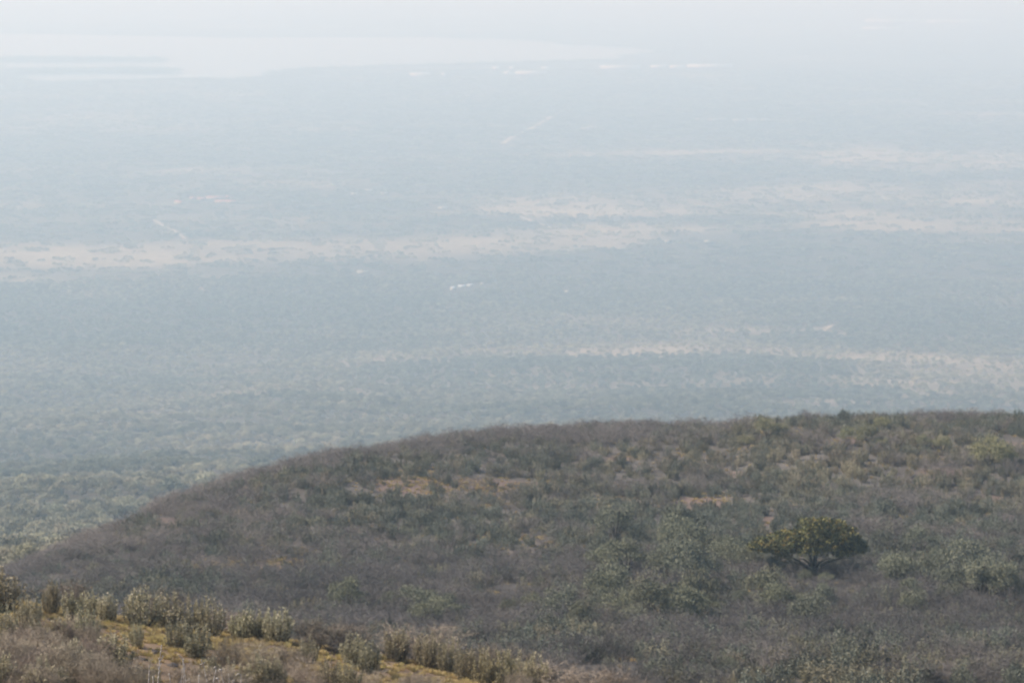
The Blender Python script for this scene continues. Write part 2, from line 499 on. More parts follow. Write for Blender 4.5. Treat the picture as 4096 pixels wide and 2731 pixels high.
gme = mesh("ground", gv, None, q, [gm_], smooth=True)
ca = gme.color_attributes.new("cover", 'FLOAT_COLOR', 'POINT')
ca.data.foreach_set("color", np.concatenate([np.clip(c, 0.01, .9), np.ones((na, nr, 1))], -1).astype(np.float32).ravel())
ground = obj("ground", gme)
tag(ground, "dry scrub-covered ground falling from the near ridge to the wide valley floor", "ground", kind="structure")

# ------------------------------------------------------------------ lake, islands
LZ = -699.5
near_shore = [(-700, 262), (0, 262), (40, 290), (80, 308), (152, 329), (300, 327), (446, 323), (600, 319), (759, 314), (902, 317), (980, 314), (1045, 308), (1075, 290),
              (1152, 279), (1250, 272), (1375, 268), (1598, 262), (1875, 254), (2116, 247), (2300, 242), (2481, 238), (2487, 222), (2560, 215), (2640, 209)]
far_shore = [(2640, 207), (2535, 188), (2400, 183), (2267, 178), (2160, 162), (1786, 150), (1300, 151), (893, 152), (500, 143), (116, 137), (-700, 132)]
lm = bpy.data.materials.new("lake_water"); lm.use_nodes = True
b = lm.node_tree.nodes["Principled BSDF"]
b.inputs["Base Color"].default_value = (.06, .08, .085, 1); b.inputs["Roughness"].default_value = .17; b.inputs["IOR"].default_value = 1.33
nz = lm.node_tree.nodes.new("ShaderNodeTexNoise"); nz.inputs["Scale"].default_value = .12; nz.inputs["Detail"].default_value = 4
tcn = lm.node_tree.nodes.new("ShaderNodeTexCoord"); bp = lm.node_tree.nodes.new("ShaderNodeBump"); bp.inputs["Strength"].default_value = .08
lm.node_tree.links.new(tcn.outputs["Object"], nz.inputs["Vector"]); lm.node_tree.links.new(nz.outputs[0], bp.inputs["Height"])
lm.node_tree.links.new(bp.outputs[0], b.inputs["Normal"])
pts = [flat_hit(x, y, LZ) for x, y in near_shore + far_shore]
me = bpy.data.meshes.new("lake")
me.from_pydata([(x, y, LZ) for x, y in pts], [], [list(range(len(pts)))])
me.materials.append(lm)
tag(obj("lake", me), "pale hazy lake stretching across the valley below the far shore", "lake", kind="structure")

ISLANDS = [([(-300, 0), (60, 1), (300, .8), (480, .55), (640, .1)], 243, 11, "long low wooded island strip lying farther out in the lake"),
           ([(60, .1), (120, .9), (250, .8), (320, .1)], 290, 9, "small wooded island close to the marshy left shore"),
           ([(385, .1), (440, .9), (560, .8), (640, .3), (690, .05)], 288, 12, "small wooded island between the long strip and the near shore")]
island_pts = []
for prof, yb, hh, lab in ISLANDS:
    p = np.array(prof, float)
    xs = np.linspace(p[0, 0], p[-1, 0], 40)
    mb = MB(); v = []
    for x in xs:
        w = float(np.interp(x, p[:, 0], p[:, 1])) * hh * .55 + 1
        a = flat_hit(x, yb + w * .4, LZ); bb = flat_hit(x, yb - w, LZ)
        m_ = ((a[0] + bb[0]) / 2, (a[1] + bb[1]) / 2)
        v += [(a[0], a[1], LZ - .4), (m_[0], m_[1], LZ + 2.0), (bb[0], bb[1], LZ - .4)]
        for _ in range(int(4 + 9 * np.interp(x, p[:, 0], p[:, 1]))):
            t = random.random()
            island_pts.append((a[0] + (bb[0] - a[0]) * t + random.uniform(-25, 25), a[1] + (bb[1] - a[1]) * t, LZ, random.uniform(1.3, 2.6)))
    qs = []
    for i in range(len(xs) - 1):
        for j in range(2): qs.append((i * 3 + j, (i + 1) * 3 + j, (i + 1) * 3 + j + 1, i * 3 + j + 1))
    mb.add(v, None, qs)
    tag(obj("island", mb.build("island", [M["island"]], True)), lab, "island", kind="structure")

# ------------------------------------------------------------------ tracks
def track(pix, w, lab):
    P = [hit(x, y, 700) for x, y in pix]
    pts = []
    for (a, b_) in zip(P[:-1], P[1:]):
        for t in np.linspace(0, 1, 12, endpoint=False):
            pts.append((a[0] + (b_[0] - a[0]) * t, a[1] + (b_[1] - a[1]) * t))
    pts.append(P[-1][:2])
    v = []
    for i, (x, y) in enumerate(pts):
        a = pts[max(i - 1, 0)]; b_ = pts[min(i + 1, len(pts) - 1)]
        d = Vector((b_[0] - a[0], b_[1] - a[1])); d = d.normalized() if d.length else Vector((1, 0))
        ww = w * (.8 + .4 * random.random()) / 2
        for s in (-1, 1):
            X, Y = x - d.y * ww * s, y + d.x * ww * s
            v.append((X, Y, float(ground_z(X, Y)) + .5))
    me = mesh("dirt_track", v, None, [(2 * i, 2 * i + 1, 2 * i + 3, 2 * i + 2) for i in range(len(pts) - 1)], [M["track"]])
    tag(obj("dirt_track", me), lab, "track", kind="structure")
    return pts

TR = []
TR += track([(2075, 866), (2140, 890), (2216, 917)], 12, "pale dirt track slanting across the open grassland")
TR += track([(2010, 578), (2110, 520), (2200, 470), (2290, 426)], 16, "long straight dirt track running away towards the lake")
TR += track([(612, 876), (680, 915), (740, 956)], 9, "dirt track slanting down to the tan grassland")
TR += track([(800, 1150), (870, 1200), (946, 1256)], 3, "narrow track cut through the grey bush")
TR += track([(2990, 1322), (3200, 1322), (3290, 1312), (3336, 1300), (3300, 1318), (3290, 1328), (3385, 1336)], 6, "zigzag sandy track through dense bush")

# ------------------------------------------------------------------ plants: meshes
def shrub_meshes(nm, shoots, leaves, H=1.5, spread=.5, ll=.07, lw=.017, mat="leaf", stems=True, tips=True, seed=0):
    """upright many-stemmed shrub about H tall: stems, foliage and paler shoot tips"""
    mb = MB(); ms = MB(); mt = MB()
    for i in range(shoots):
        a = random.uniform(0, 2 * math.pi); rr = math.sqrt(random.random())
        lean = rr * spread
        h = H * (1 - .38 * rr ** 2) * random.uniform(.66, 1.14)
        b0 = np.array((math.cos(a) * rr * .16, math.sin(a) * rr * .16, -.04))
        top = np.array((math.cos(a) * lean * H, math.sin(a) * lean * H, h))
        mid = b0 * .55 + top * .45 + np.array((math.cos(a), math.sin(a), 0)) * .10 * rr * H
        t = rng.random(leaves) ** .75 * .88 + .12
        t = t[:, None]
        C = (1 - t) ** 2 * b0 + 2 * t * (1 - t) * mid + t * t * top
        C = C + rng.normal(size=(leaves, 3)) * (.050 * H * (1.1 - t * .85))
        ax = unit(top - b0)
        A = unit(ax * .8 + rng.normal(size=(leaves, 3)) * .6)
        mb.leaves(C, A, ll * rng.uniform(.6, 1.3, leaves), lw * rng.uniform(.7, 1.3, leaves))
        if stems:
            ms.tube([b0, mid, top], [.012 * H, .008 * H, .003 * H], 3, False)
        if tips and random.random() < .7:
            k = 9
            C = top + rng.normal(size=(k, 3)) * np.array((.022, .022, .045)) * H
            mt.leaves(C, unit(ax + rng.normal(size=(k, 3)) * .45), ll * rng.uniform(.6, 1.1, k), lw * 1.25)
    fol = mb.build(nm + "_foliage", [M[mat]])
    return fol, (ms.build(nm + "_stems", [M["stem"]]) if stems else None), (mt.build(nm + "_tips", [M["tip"]]) if tips and mt.v else None)

M["tip"] = leaf_mat("pale_shoot_tip", (.30, .28, .19), (.44, .39, .27), (.52, .47, .36), tint=(.36, .29, .16), pale=.9)

def bare_mesh(nm, stems=12, H=2.0, wid=1.3, wtw=.008, sub=(9, 10), mat="twig"):
    """leafless thicket: stems, branches and a haze of fine twigs"""
    mb = MB()
    for i in range(stems):
        a = random.uniform(0, 2 * math.pi); rr = math.sqrt(random.random())
        b0 = np.array((math.cos(a) * rr * .3, math.sin(a) * rr * .3, -.05))
        top = np.array((math.cos(a) * rr * wid, math.sin(a) * rr * wid, H * (1 - .35 * rr ** 2) * random.uniform(.75, 1.05)))
        mid = (b0 + top) / 2 + rng.normal(size=3) * .12 * H
        mb.tube([b0, mid, top], [wtw * 2.4, wtw * 1.6, wtw * .5], 3, False)
        for j in range(sub[0]):
            t = random.uniform(.25, 1)
            p = (1 - t) ** 2 * b0 + 2 * t * (1 - t) * mid + t * t * top
            d = unit(np.array((random.gauss(0, .8), random.gauss(0, .8), abs(random.gauss(.7, .4)))))
            L = H * random.uniform(.18, .36)
            e = p + d * L
            mb.blades(np.array([p]), np.array([e]), wtw * .9)
            t2 = rng.random((sub[1], 1))
            C = p + (e - p) * t2
            D = unit(d + rng.normal(size=(sub[1], 3)) * .75)
            mb.blades(C, C + D * (H * rng.uniform(.08, .22, (sub[1], 1))), wtw * .6)
    return mb.build(nm, [M[mat]])

def crown_mesh(nm, clumps, n, ls, mat):
    """clumps: (centre, radii); n leaves of size ls each"""
    mb = MB()
    for cc, rad in clumps:
        d = unit(rng.normal(size=(n, 3)))
        d[:, 2] = np.abs(d[:, 2]) * np.where(rng.random(n) < .78, 1, -1)
        C = np.array(cc) + d * np.array(rad) * (rng.random((n, 1)) ** .4)
        A = unit(d * .6 + rng.normal(size=(n, 3)) * .8)
        mb.leaves(C, A, ls * rng.uniform(.6, 1.35, n), ls * .34)
    return mb.build(nm, [M[mat]])

def bushy_tree(nm, W, H, base=.28, ncl=16, n=46, ls=.5, mat="acacia", limbs=4, flat=.5):
    """low bushy tree: returns (trunk mesh, crown mesh)"""
    cl = []; tips = []
    for i in range(ncl):
        a = random.uniform(0, 2 * math.pi); rr = math.sqrt(random.random()) * .38 * W
        zt = H * (1 - .50 * (rr / (.5 * W)) ** 2)
        zc = H * base + (zt - H * base) * random.uniform(.45, .92)
        s = W * random.uniform(.13, .22)
        cl.append(((math.cos(a) * rr, math.sin(a) * rr, zc), (s, s, s * random.uniform(.55, .8))))
    cr = crown_mesh(nm + "_crown", cl, n, ls, mat)
    mb = MB(); fork = H * base * .55; r0 = W * .022
    mb.tube([(0, 0, -.3), (W * .01, 0, fork * .5), (0, W * .01, fork)], [r0 * 1.4, r0, r0 * .95], 6, False)
    for k in range(limbs):
        cc = cl[k][0]
        mb.tube([(0, 0, fork * .92), (cc[0] * .45, cc[1] * .45, fork + (cc[2] - fork) * .55), cc], [r0 * .75, r0 * .5, r0 * .2], 5, False)
    return mb.build(nm + "_trunk", [M["bark"]], True), cr

def join_meshes(nm, parts):
    """parts: (mesh, matrix-free offset/scale) -> one mesh keeping materials"""
    V = []; Tt = []; mats = []; mi = []; n0 = 0; loops = []; starts = []; tot = 0
    for me, off, s in parts:
        nv = len(me.vertices); co = np.zeros(nv * 3, np.float32); me.vertices.foreach_get("co", co)
        V.append(co.reshape(-1, 3) * s + np.array(off))
        li = np.zeros(len(me.loops), np.int32); me.loops.foreach_get("vertex_index", li)
        ls_ = np.zeros(len(me.polygons), np.int32); me.polygons.foreach_get("loop_start", ls_)
        loops.append(li + n0); starts.append(ls_ + tot)
        m = me.materials[0]
        if m not in mats: mats.append(m)
        mi.append(np.full(len(me.polygons), mats.index(m), np.int32))
        n0 += nv; tot += len(li)
    me = bpy.data.meshes.new(nm)
    V = np.concatenate(V); loops = np.concatenate(loops); starts = np.concatenate(starts); mi = np.concatenate(mi)
    me.vertices.add(len(V)); me.vertices.foreach_set("co", V.astype(np.float32).ravel())
    me.loops.add(len(loops)); me.loops.foreach_set("vertex_index", loops)
    me.polygons.add(len(starts)); me.polygons.foreach_set("loop_start", starts)
    for m in mats: me.materials.append(m)
    me.polygons.foreach_set("material_index", mi)
    me.update(calc_edges=True); me.validate()
    return me

NEAR = [shrub_meshes("grey_shrub%d" % i, random.randint(34, 50), 66, H=1.0, spread=random.uniform(.32, .50), ll=.058, lw=.0135) for i in range(9)]
NEAR = [(join_meshes("shrub_foliage%d" % i, [(f_, (0, 0, 0), 1), (t_, (0, 0, 0), 1)]), s_, None) for i, (f_, s_, t_) in enumerate(NEAR)]
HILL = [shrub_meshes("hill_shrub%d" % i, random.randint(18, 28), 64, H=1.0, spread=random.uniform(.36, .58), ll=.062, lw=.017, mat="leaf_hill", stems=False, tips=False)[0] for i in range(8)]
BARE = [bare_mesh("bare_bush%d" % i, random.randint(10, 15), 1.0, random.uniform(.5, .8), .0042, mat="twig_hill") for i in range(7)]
BARE_NEAR = [bare_mesh("bare_thicket%d" % i, random.randint(16, 22), 1.0, random.uniform(.5, .8), .0052, (14, 15)) for i in range(5)]
OLIVE = [bushy_tree("olive_bush%d" % i, 1.0, random.uniform(.62, .82), .15, 22, 190, .027, "olive", 5) for i in range(6)]
ACAC = [bushy_tree("acacia%d" % i, 1.0, random.uniform(.60, .85), .18, 18, 84, .058, "acacia", 4) for i in range(8)]

# ------------------------------------------------------------------ masses of plants
def stuff(name, pts, rz, scl, var, tint, protos, label, cat):
    """one object: points that carry instances of the given meshes"""
    pts = np.asarray(pts, np.float32); k = len(pts)
    me = bpy.data.meshes.new(name)
    me.vertices.add(k); me.vertices.foreach_set("co", pts.ravel())
    rot = np.zeros((k, 3), np.float32); rot[:, 2] = rz
    rot[:, 0] = rng.normal(size=k) * .05; rot[:, 1] = rng.normal(size=k) * .05
    for nm, ty, key, dat in (("rot", 'FLOAT_VECTOR', "vector", rot), ("scl", 'FLOAT_VECTOR', "vector", np.asarray(scl, np.float32)),
                             ("var", 'INT', "value", np.asarray(var, np.int32)), ("tint", 'FLOAT', "value", np.asarray(tint, np.float32))):
        a = me.attributes.new(nm, ty, 'POINT'); a.data.foreach_set(key, dat.ravel())
    o = obj(name, me)
    pc = bpy.data.collections.new(name + "_kinds")
    for i, p in enumerate(protos):
        po = bpy.data.objects.new("%s_kind_%02d" % (name, i), p); pc.objects.link(po)
    g = bpy.data.node_groups.new(name, 'GeometryNodeTree')
    g.interface.new_socket("Geometry", in_out='INPUT', socket_type='NodeSocketGeometry')
    g.interface.new_socket("Geometry", in_out='OUTPUT', socket_type='NodeSocketGeometry')
    N = g.nodes.new; K = g.links.new
    gi = N("NodeGroupInput"); go = N("NodeGroupOutput")
    ci = N("GeometryNodeCollectionInfo"); ci.inputs[0].default_value = pc; ci.inputs[1].default_value = True; ci.inputs[2].default_value = True
    ip = N("GeometryNodeInstanceOnPoints"); ip.inputs["Pick Instance"].default_value = True
    def na_(nm, ty):
        x = N("GeometryNodeInputNamedAttribute"); x.data_type = ty; x.inputs[0].default_value = nm; return x.outputs[0]
    e2r = N("FunctionNodeEulerToRotation")
    K(na_("rot", 'FLOAT_VECTOR'), e2r.inputs[0])
    K(gi.outputs[0], ip.inputs["Points"]); K(ci.outputs[0], ip.inputs["Instance"])
    K(na_("var", 'INT'), ip.inputs["Instance Index"]); K(e2r.outputs[0], ip.inputs["Rotation"]); K(na_("scl", 'FLOAT_VECTOR'), ip.inputs["Scale"])
    K(ip.outputs[0], go.inputs[0])
    md = o.modifiers.new("spread", 'NODES'); md.node_group = g
    tag(o, label, cat, kind="stuff")
    return o

def scatter(dens, r0, r1, a0=-11.6, a1=11.6):
    A = (r1 * r1 - r0 * r0) / 2 * R(a1 - a0)
    k = int(A * dens)
    r = np.sqrt(rng.uniform(r0 * r0, r1 * r1, k)); a = rng.uniform(R(a0), R(a1), k)
    x, y = r * np.sin(a), r * np.cos(a)
    z = ground_z(x, y)
    px, py = project(x, y, z)
    return x, y, z, r, a, px, py

def shown(x, y, z, h, r, a, slack):
    """is the top of a plant of height h above what nearer ground hides?"""
    D = np.arctan2(-(z + h), r)
    return D <= tab(GMIN, a, r) + R(slack)

# ---- hill scrub
x, y, z, r, a, px, py = scatter(.36, 172, 505)
cx_, cy_, cz_, cr_, ca_, cpx, cpy = scatter(.010, 178, 480)
sel = rng.random(len(cx_)) < np.clip(.25 + 1.6 * (fbm(cx_ / 30, cy_ / 30, 66, 2) - .35), 0, 1)
qx = []; qy = []
for X_, Y_ in zip(cx_[sel], cy_[sel]):
    m_ = rng.integers(3, 8)
    qx += list(X_ + rng.normal(size=m_) * 1.5); qy += list(Y_ + rng.normal(size=m_) * .9)
qx = np.array(qx); qy = np.array(qy)
clus = np.concatenate([np.zeros(len(x), bool), np.ones(len(qx), bool)])
x = np.concatenate([x, qx]); y = np.concatenate([y, qy]); z = ground_z(x, y); r = np.hypot(x, y); a = np.arctan2(x, y); px, py = project(x, y, z)
rc_ = red_cover(px, py)
n1 = fbm(x / 17, y / 17, 61, 3); n2 = fbm(x / 40, y / 40, 62, 2)
ry = np.interp(px, RIDGE[:, 0], RIDGE[:, 1])
up = py - ry
pb = .24 + 1.5 * (n1 - .5) + .8 * (n2 - .5)
pb += .45 * np.exp(-(up / 30) ** 2) * (px < 3000)                         # bare twigs along the crest
pb += .05 * sstep(1150, 500, px) * sstep(1900, 2000, py)                     # left flank
pb += .38 * np.exp(-((py - 2450) / 120) ** 2) * sstep(700, 1100, px)      # hollow below the slope
pb += .35 * sstep(2560, 2680, py) * sstep(1900, 2300, px) * sstep(3200, 2700, px)
pb -= .5 * np.exp(-((px - 1750) / 600) ** 2 - ((py - 1950) / 110) ** 2)
pb -= .25 * sstep(2560, 2660, py) * sstep(3100, 3500, px)
pb -= .3 * np.exp(-((px - 1300) / 500) ** 2 - ((py - 2150) / 110) ** 2)
is_bare = (rng.random(len(x)) < np.clip(pb, .04, .93)) & ~clus
keep = rng.random(len(x)) < np.clip(1.0 - .70 * rc_ - .40 * sstep(.52, .62, fbm(x / 10, y / 10, 43, 3)), .06, 1)
keep &= shown(x, y, z, 2.2, r, a, .25) & (r < np.interp(px, RIDGE_R[:, 0], RIDGE_R[:, 1]) * 1.08 + 10)
x, y, z, r, a, px, py, is_bare, rc_, n1, n2, clus = [q_[keep] for q_ in (x, y, z, r, a, px, py, is_bare, rc_, n1, n2, clus)]
k = len(x)
warm = np.clip(.12 + .9 * np.exp(-((px - 3500) / 900) ** 2 - ((py - 1850) / 130) ** 2) + .22 * sstep(2580, 2700, py) + .9 * (n2 - .5) + rng.normal(size=k) * .28, 0, 1)
hgt = np.where(is_bare, rng.uniform(1.2, 2.3, k), rng.uniform(.85, 1.9, k) * (1 - .3 * (rc_ > .3)))
wdt = np.where(is_bare, hgt * rng.uniform(1.1, 1.6, k), hgt * rng.uniform(.75, 1.2, k))
utr = hit(3252, 2318, 180, 460)
dd = np.hypot((x - utr[0]) / 2.4, (y - utr[1] + 10) / 13)
ff = np.where(dd < 1, np.clip(.22 + .035 * (utr[1] - y), .25, .7), 1)
lump = .62 + .8 * fbm(x / 5.5, y / 5.5, 65, 2)
hgt = np.where(clus, rng.uniform(1.3, 2.1, k), hgt * lump); warm = np.where(clus, warm * .35, warm); warm = np.where(is_bare, np.clip(warm * .6 + .50 * sstep(2330, 2150, py) + .25 * sstep(1300, 500, px), 0, 1), warm); wdt = wdt * (.75 + .5 * lump)  # bare bushes tinted paler upslope; the hollow's weaker light is put into colour
hgt = hgt * (1 - .3 * sstep(700, 200, px))
hgt = hgt * ff; wdt = wdt * np.where(dd < 1, .6, 1)
rz = rng.uniform(0, 6.28, k)

# grass tussock on hill and near ridge
def tussock(nm, nb, H, spread, w):
    mb = MB()
    a_ = rng.uniform(0, 6.28, nb); rr = np.sqrt(rng.random(nb))
    C = np.stack([np.cos(a_) * rr * .3, np.sin(a_) * rr * .3, np.full(nb, -.03)], -1)
    T = np.stack([np.cos(a_) * rr * spread, np.sin(a_) * rr * spread, H * (1 - .45 * rr ** 2) * rng.uniform(.6, 1.1, nb)], -1)
    mb.blades(C, T, w)
    return mb.build(nm, [M["grass"]])
TUFT = [tussock("tussock%d" % i, 130, random.uniform(.55, .9), random.uniform(.5, .8), .02) for i in range(5)]

inview = (px > -20) & (px < 4116) & (py < 2760) & (r > 178)
GROUPS_H = []
def hill_zone(qx, qy):
    if qy > 2520:
        return "at the foot of the hill in the lower right" if qx > 3100 else ("in the hollow behind the near ridge" if qx < 2300 else "in the hollow below the flat-topped tree")
    if qx > 3470: return "on the slope right of the flat-topped tree"
    if qx > 2950: return "below the flat-topped tree"
    if qx > 1700: return "on the slope left of the flat-topped tree"
    return "on the slope above the near ridge"
indiv = np.zeros(k, bool)
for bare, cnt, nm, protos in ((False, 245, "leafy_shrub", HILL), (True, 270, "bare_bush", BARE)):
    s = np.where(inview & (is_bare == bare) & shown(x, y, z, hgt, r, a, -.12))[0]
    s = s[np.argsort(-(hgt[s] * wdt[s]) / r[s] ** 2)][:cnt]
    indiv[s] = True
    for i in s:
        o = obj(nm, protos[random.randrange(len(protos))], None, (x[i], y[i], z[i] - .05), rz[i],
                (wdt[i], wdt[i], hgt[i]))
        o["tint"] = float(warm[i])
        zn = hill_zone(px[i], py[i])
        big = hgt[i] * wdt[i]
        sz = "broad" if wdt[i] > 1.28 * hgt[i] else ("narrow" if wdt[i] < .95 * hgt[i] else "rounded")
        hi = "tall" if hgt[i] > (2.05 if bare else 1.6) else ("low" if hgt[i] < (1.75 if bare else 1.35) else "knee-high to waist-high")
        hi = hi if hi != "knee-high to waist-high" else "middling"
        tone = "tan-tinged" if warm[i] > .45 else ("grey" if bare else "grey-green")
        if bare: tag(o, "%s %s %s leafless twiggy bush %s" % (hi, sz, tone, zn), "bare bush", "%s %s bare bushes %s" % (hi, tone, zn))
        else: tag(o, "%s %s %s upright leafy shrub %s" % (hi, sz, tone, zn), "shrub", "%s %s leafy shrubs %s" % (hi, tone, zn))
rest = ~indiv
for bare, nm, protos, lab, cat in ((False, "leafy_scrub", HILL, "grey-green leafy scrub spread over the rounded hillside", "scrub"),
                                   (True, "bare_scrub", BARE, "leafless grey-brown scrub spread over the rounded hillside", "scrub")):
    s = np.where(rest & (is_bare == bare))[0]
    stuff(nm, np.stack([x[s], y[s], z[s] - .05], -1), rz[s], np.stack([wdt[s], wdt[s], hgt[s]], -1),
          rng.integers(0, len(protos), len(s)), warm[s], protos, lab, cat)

# hill grass where the soil shows
gx, gy, gz, gr, ga, gpx, gpy = scatter(2.6, 175, 480)
g_rc = red_cover(gpx, gpy); gn = fbm(gx / 14, gy / 14, 43, 3)
gk = rng.random(len(gx)) < np.clip(.03 + .55 * np.exp(-((gpx - 1780) / 260) ** 2 - ((gpy - 1945) / 45) ** 2) + .25 * sstep(.58, .68, gn)
                                   + .5 * np.exp(-((gpx - 1000) / 330) ** 2 - ((gpy - 2260) / 60) ** 2), 0, 1)
gk &= shown(gx, gy, gz, .4, gr, ga, .05)
gx, gy, gz, gr, gpx, gpy = [v_[gk] for v_ in (gx, gy, gz, gr, gpx, gpy)]
s_ = rng.uniform(.35, .7, len(gx))
stuff("hill_grass", np.stack([gx, gy, gz], -1), rng.uniform(0, 6.28, len(gx)), np.stack([s_, s_, s_ * .8], -1), rng.integers(0, 5, len(gx)),
      np.clip(rng.normal(.3, .3, len(gx)), 0, 1), TUFT, "short golden and green grass tufts on the bare patches of the hill", "grass")

# ---- round olive bushes and trees in the hollow (picture place, width)
def c5(cx, cy, w): return 2400 + .7214 * cx, 1600 + .7214 * cy + .30 * .7214 * w, .7214 * w
OL = [c5(*t) for t in [(420, 800, 210), (545, 860, 210), (690, 900, 190), (820, 930, 150), (1000, 940, 130), (150, 930, 230), (25, 930, 150), (480, 1010, 260), (360, 990, 190),
                       (590, 990, 150), (300, 1170, 280), (480, 1200, 220), (110, 1190, 190), (190, 1230, 150), (1040, 1190, 90), (1130, 1160, 110), (1235, 1180, 160),
                       (1780, 820, 170), (2000, 835, 100), (1810, 1000, 190), (1960, 1050, 190), (2110, 1060, 220), (2250, 1080, 180), (1720, 1100, 150), (1930, 1110, 160),
                       (1135, 995, 70), (1255, 1000, 75), (690, 1490, 120), (1900, 900, 120), (2330, 1100, 120)]]
OL += [(1763, 2500, 125), (2249, 2500, 140), (2040, 2480, 80), (2130, 2470, 90), (2330, 2540, 120)]
YEL = [c5(*t) for t in [(930, 190, 140), (1000, 185, 90), (1370, 225, 85), (1480, 230, 110), (1560, 245, 80), (2160, 330, 190), (2240, 350, 130), (1900, 270, 100),
                        (1560, 150, 90), (1800, 250, 90), (820, 250, 80)]]
for (ax, bx_, ay, by_, m_) in ((2250, 3000, 2400, 2530, 11), (3470, 4110, 2300, 2490, 11), (2330, 3020, 2160, 2330, 9), (1250, 2200, 2440, 2560, 7), (2900, 3500, 2440, 2560, 5)):
    for _ in range(m_):
        OL.append((random.uniform(ax, bx_), random.uniform(ay, by_), random.uniform(70, 165)))
umbrella_px = 3254
def olive_label(px_, py_, w_, yel):
    size = "broad" if w_ > 140 else ("small" if w_ < 80 else "middling")
    col = "yellow-green" if yel else "olive-grey"
    if yel: where = "on the upper slope near the hill crest"
    elif abs(px_ - umbrella_px) < 110 and py_ < 2400: where = "at the foot of the flat-topped tree"
    elif px_ > umbrella_px: where = "in the hollow right of the flat-topped tree"
    elif py_ > 2430: where = "in the deep hollow behind the near ridge" if px_ < 2400 else "low in the hollow left of the flat-topped tree"
    else: where = "just left of the flat-topped tree"
    return "%s round %s bush %s" % (size, col, where)
for lst, yel in ((OL, False), (YEL, True)):
    for (ox, oy, ow) in lst:
        X, Y, Z, rr = hit(ox, oy, 170, 520)
        Z = float(ground_z(X, Y))
        W = ow / F * math.hypot(rr, Z) * 1.3
        tm, cm = OLIVE[random.randrange(len(OLIVE))]
        root = obj("round_bush", None, None, (X, Y, Z - .1 * W * .2), random.uniform(0, 6.28), (W, W, W * random.uniform(1.05, 1.35)))
        tag(root, olive_label(ox, oy, ow, yel), "bush", "round bushes on the hill and in its hollow")
        obj("trunk", tm, root)
        co = obj("crown", cm, root); co["tint"] = random.uniform(.4, .75) if yel else random.uniform(0, .25)

# ---- the flat-topped tree
X, Y, Z, rr = hit(3252, 2309, 180, 460)
ppm = F / math.hypot(rr, Z)
def T(cx, cy): return (2800 + .3827 * cx - 3252) / ppm, (2306 - 1950 - .3827 * cy) / ppm   # metres right of the trunk, above its foot
tree = obj("flat_topped_tree", None, None, (X, Y, Z - .1))
tag(tree, "dark flat-topped tree with orange-tipped crown standing alone on the scrub hill", "tree")
topc = [T(*p) for p in [(520, 590), (600, 510), (720, 450), (1040, 395), (1065, 325), (1200, 310), (1420, 318), (1600, 395), (1640, 480), (1700, 560), (1730, 630)]]
botc = [T(*p) for p in [(520, 600), (600, 670), (700, 700), (840, 735), (1000, 700), (1180, 690), (1350, 705), (1460, 730), (1600, 715), (1700, 680), (1730, 640)]]
tx = np.array([p[0] for p in topc]); tz = np.array([p[1] for p in topc]); bx = np.array([p[0] for p in botc]); bz = np.array([p[1] for p in botc])
xc, half = (tx[0] + tx[-1]) / 2, (tx[-1] - tx[0]) / 2
clumps = []; flo = []
tries = 0
while len(clumps) < 520 and tries < 20000:
    tries += 1
    xx = random.uniform(tx[0] + .2, tx[-1] - .2); yy = random.uniform(-half, half) * .95
    q2 = ((xx - xc) / half) ** 2 + (yy / (half * .95)) ** 2
    if q2 > .97: continue
    f_ = math.sqrt(max(0, 1 - (yy / (half * .95)) ** 2))
    xe = xc + (xx - xc) / max(f_, .25)
    xe = min(max(xe, tx[0]), tx[-1])
    zt = np.interp(xe, tx, tz) + .28 * max(0, 1 - abs(xx - xc - .6) / 3.2); zb = np.interp(xe, bx, bz) + .12
    zm = .62 * zb + .38 * zt
    zz = zb + .2 + (zt - zb - .25) * random.random() ** .8
    if random.random() < .15 and zz < zm: continue
    s = random.uniform(.34, .55)
    zz = min(zz, zt - s * .5) - .20 * yy
    clumps.append(((xx, yy, zz), (s, s, s * .62)))
    edge = (zz + .2 * yy + s * .7 > zt - .45) or q2 > .7
    if random.random() < (.36 if edge else .12):
        flo.append(((xx + random.uniform(-.1, .1), yy - s * .35, zz + s * .38), (s * .55, s * .55, s * .34)))
obj("crown", crown_mesh("flat_topped_crown", clumps, 44, .26, "umb"), tree)
obj("blossoms", crown_mesh("orange_blossoms", flo, 22, .17, "blossom"), tree)
mb = MB()
fz = T(0, 850)[1]
mb.tube([(-.05, 0, -.3), (.02, 0, fz * .5), (.05, 0, fz)], [.30, .25, .24], 8, False)
obj("trunk", mb.build("flat_topped_trunk", [M["dark_bark"]], True), tree)
for (ex, ez, ey) in [((880), 752, .4), (1020, 690, -1.6), (1110, 640, 1.8), (1200, 560, -.6), (1290, 640, 2.2), (1330, 690, -1.8), (1440, 735, .3), (1560, 690, -1.2), (760, 690, 1.0)]:
    e = T(ex, ez)
    m1 = (e[0] * .35 + .03, ey * .35, fz + (e[1] - fz) * .62)
    m2 = (e[0] * .72, ey * .72, fz + (e[1] - fz) * .95)
    mb = MB(); mb.tube([(.04, 0, fz - .12), m1, m2, (e[0], ey, e[1] + .05)], [.17, .12, .075, .035], 6, False)
    obj("limb", mb.build("flat_topped_limb", [M["dark_bark"]], True), tree)

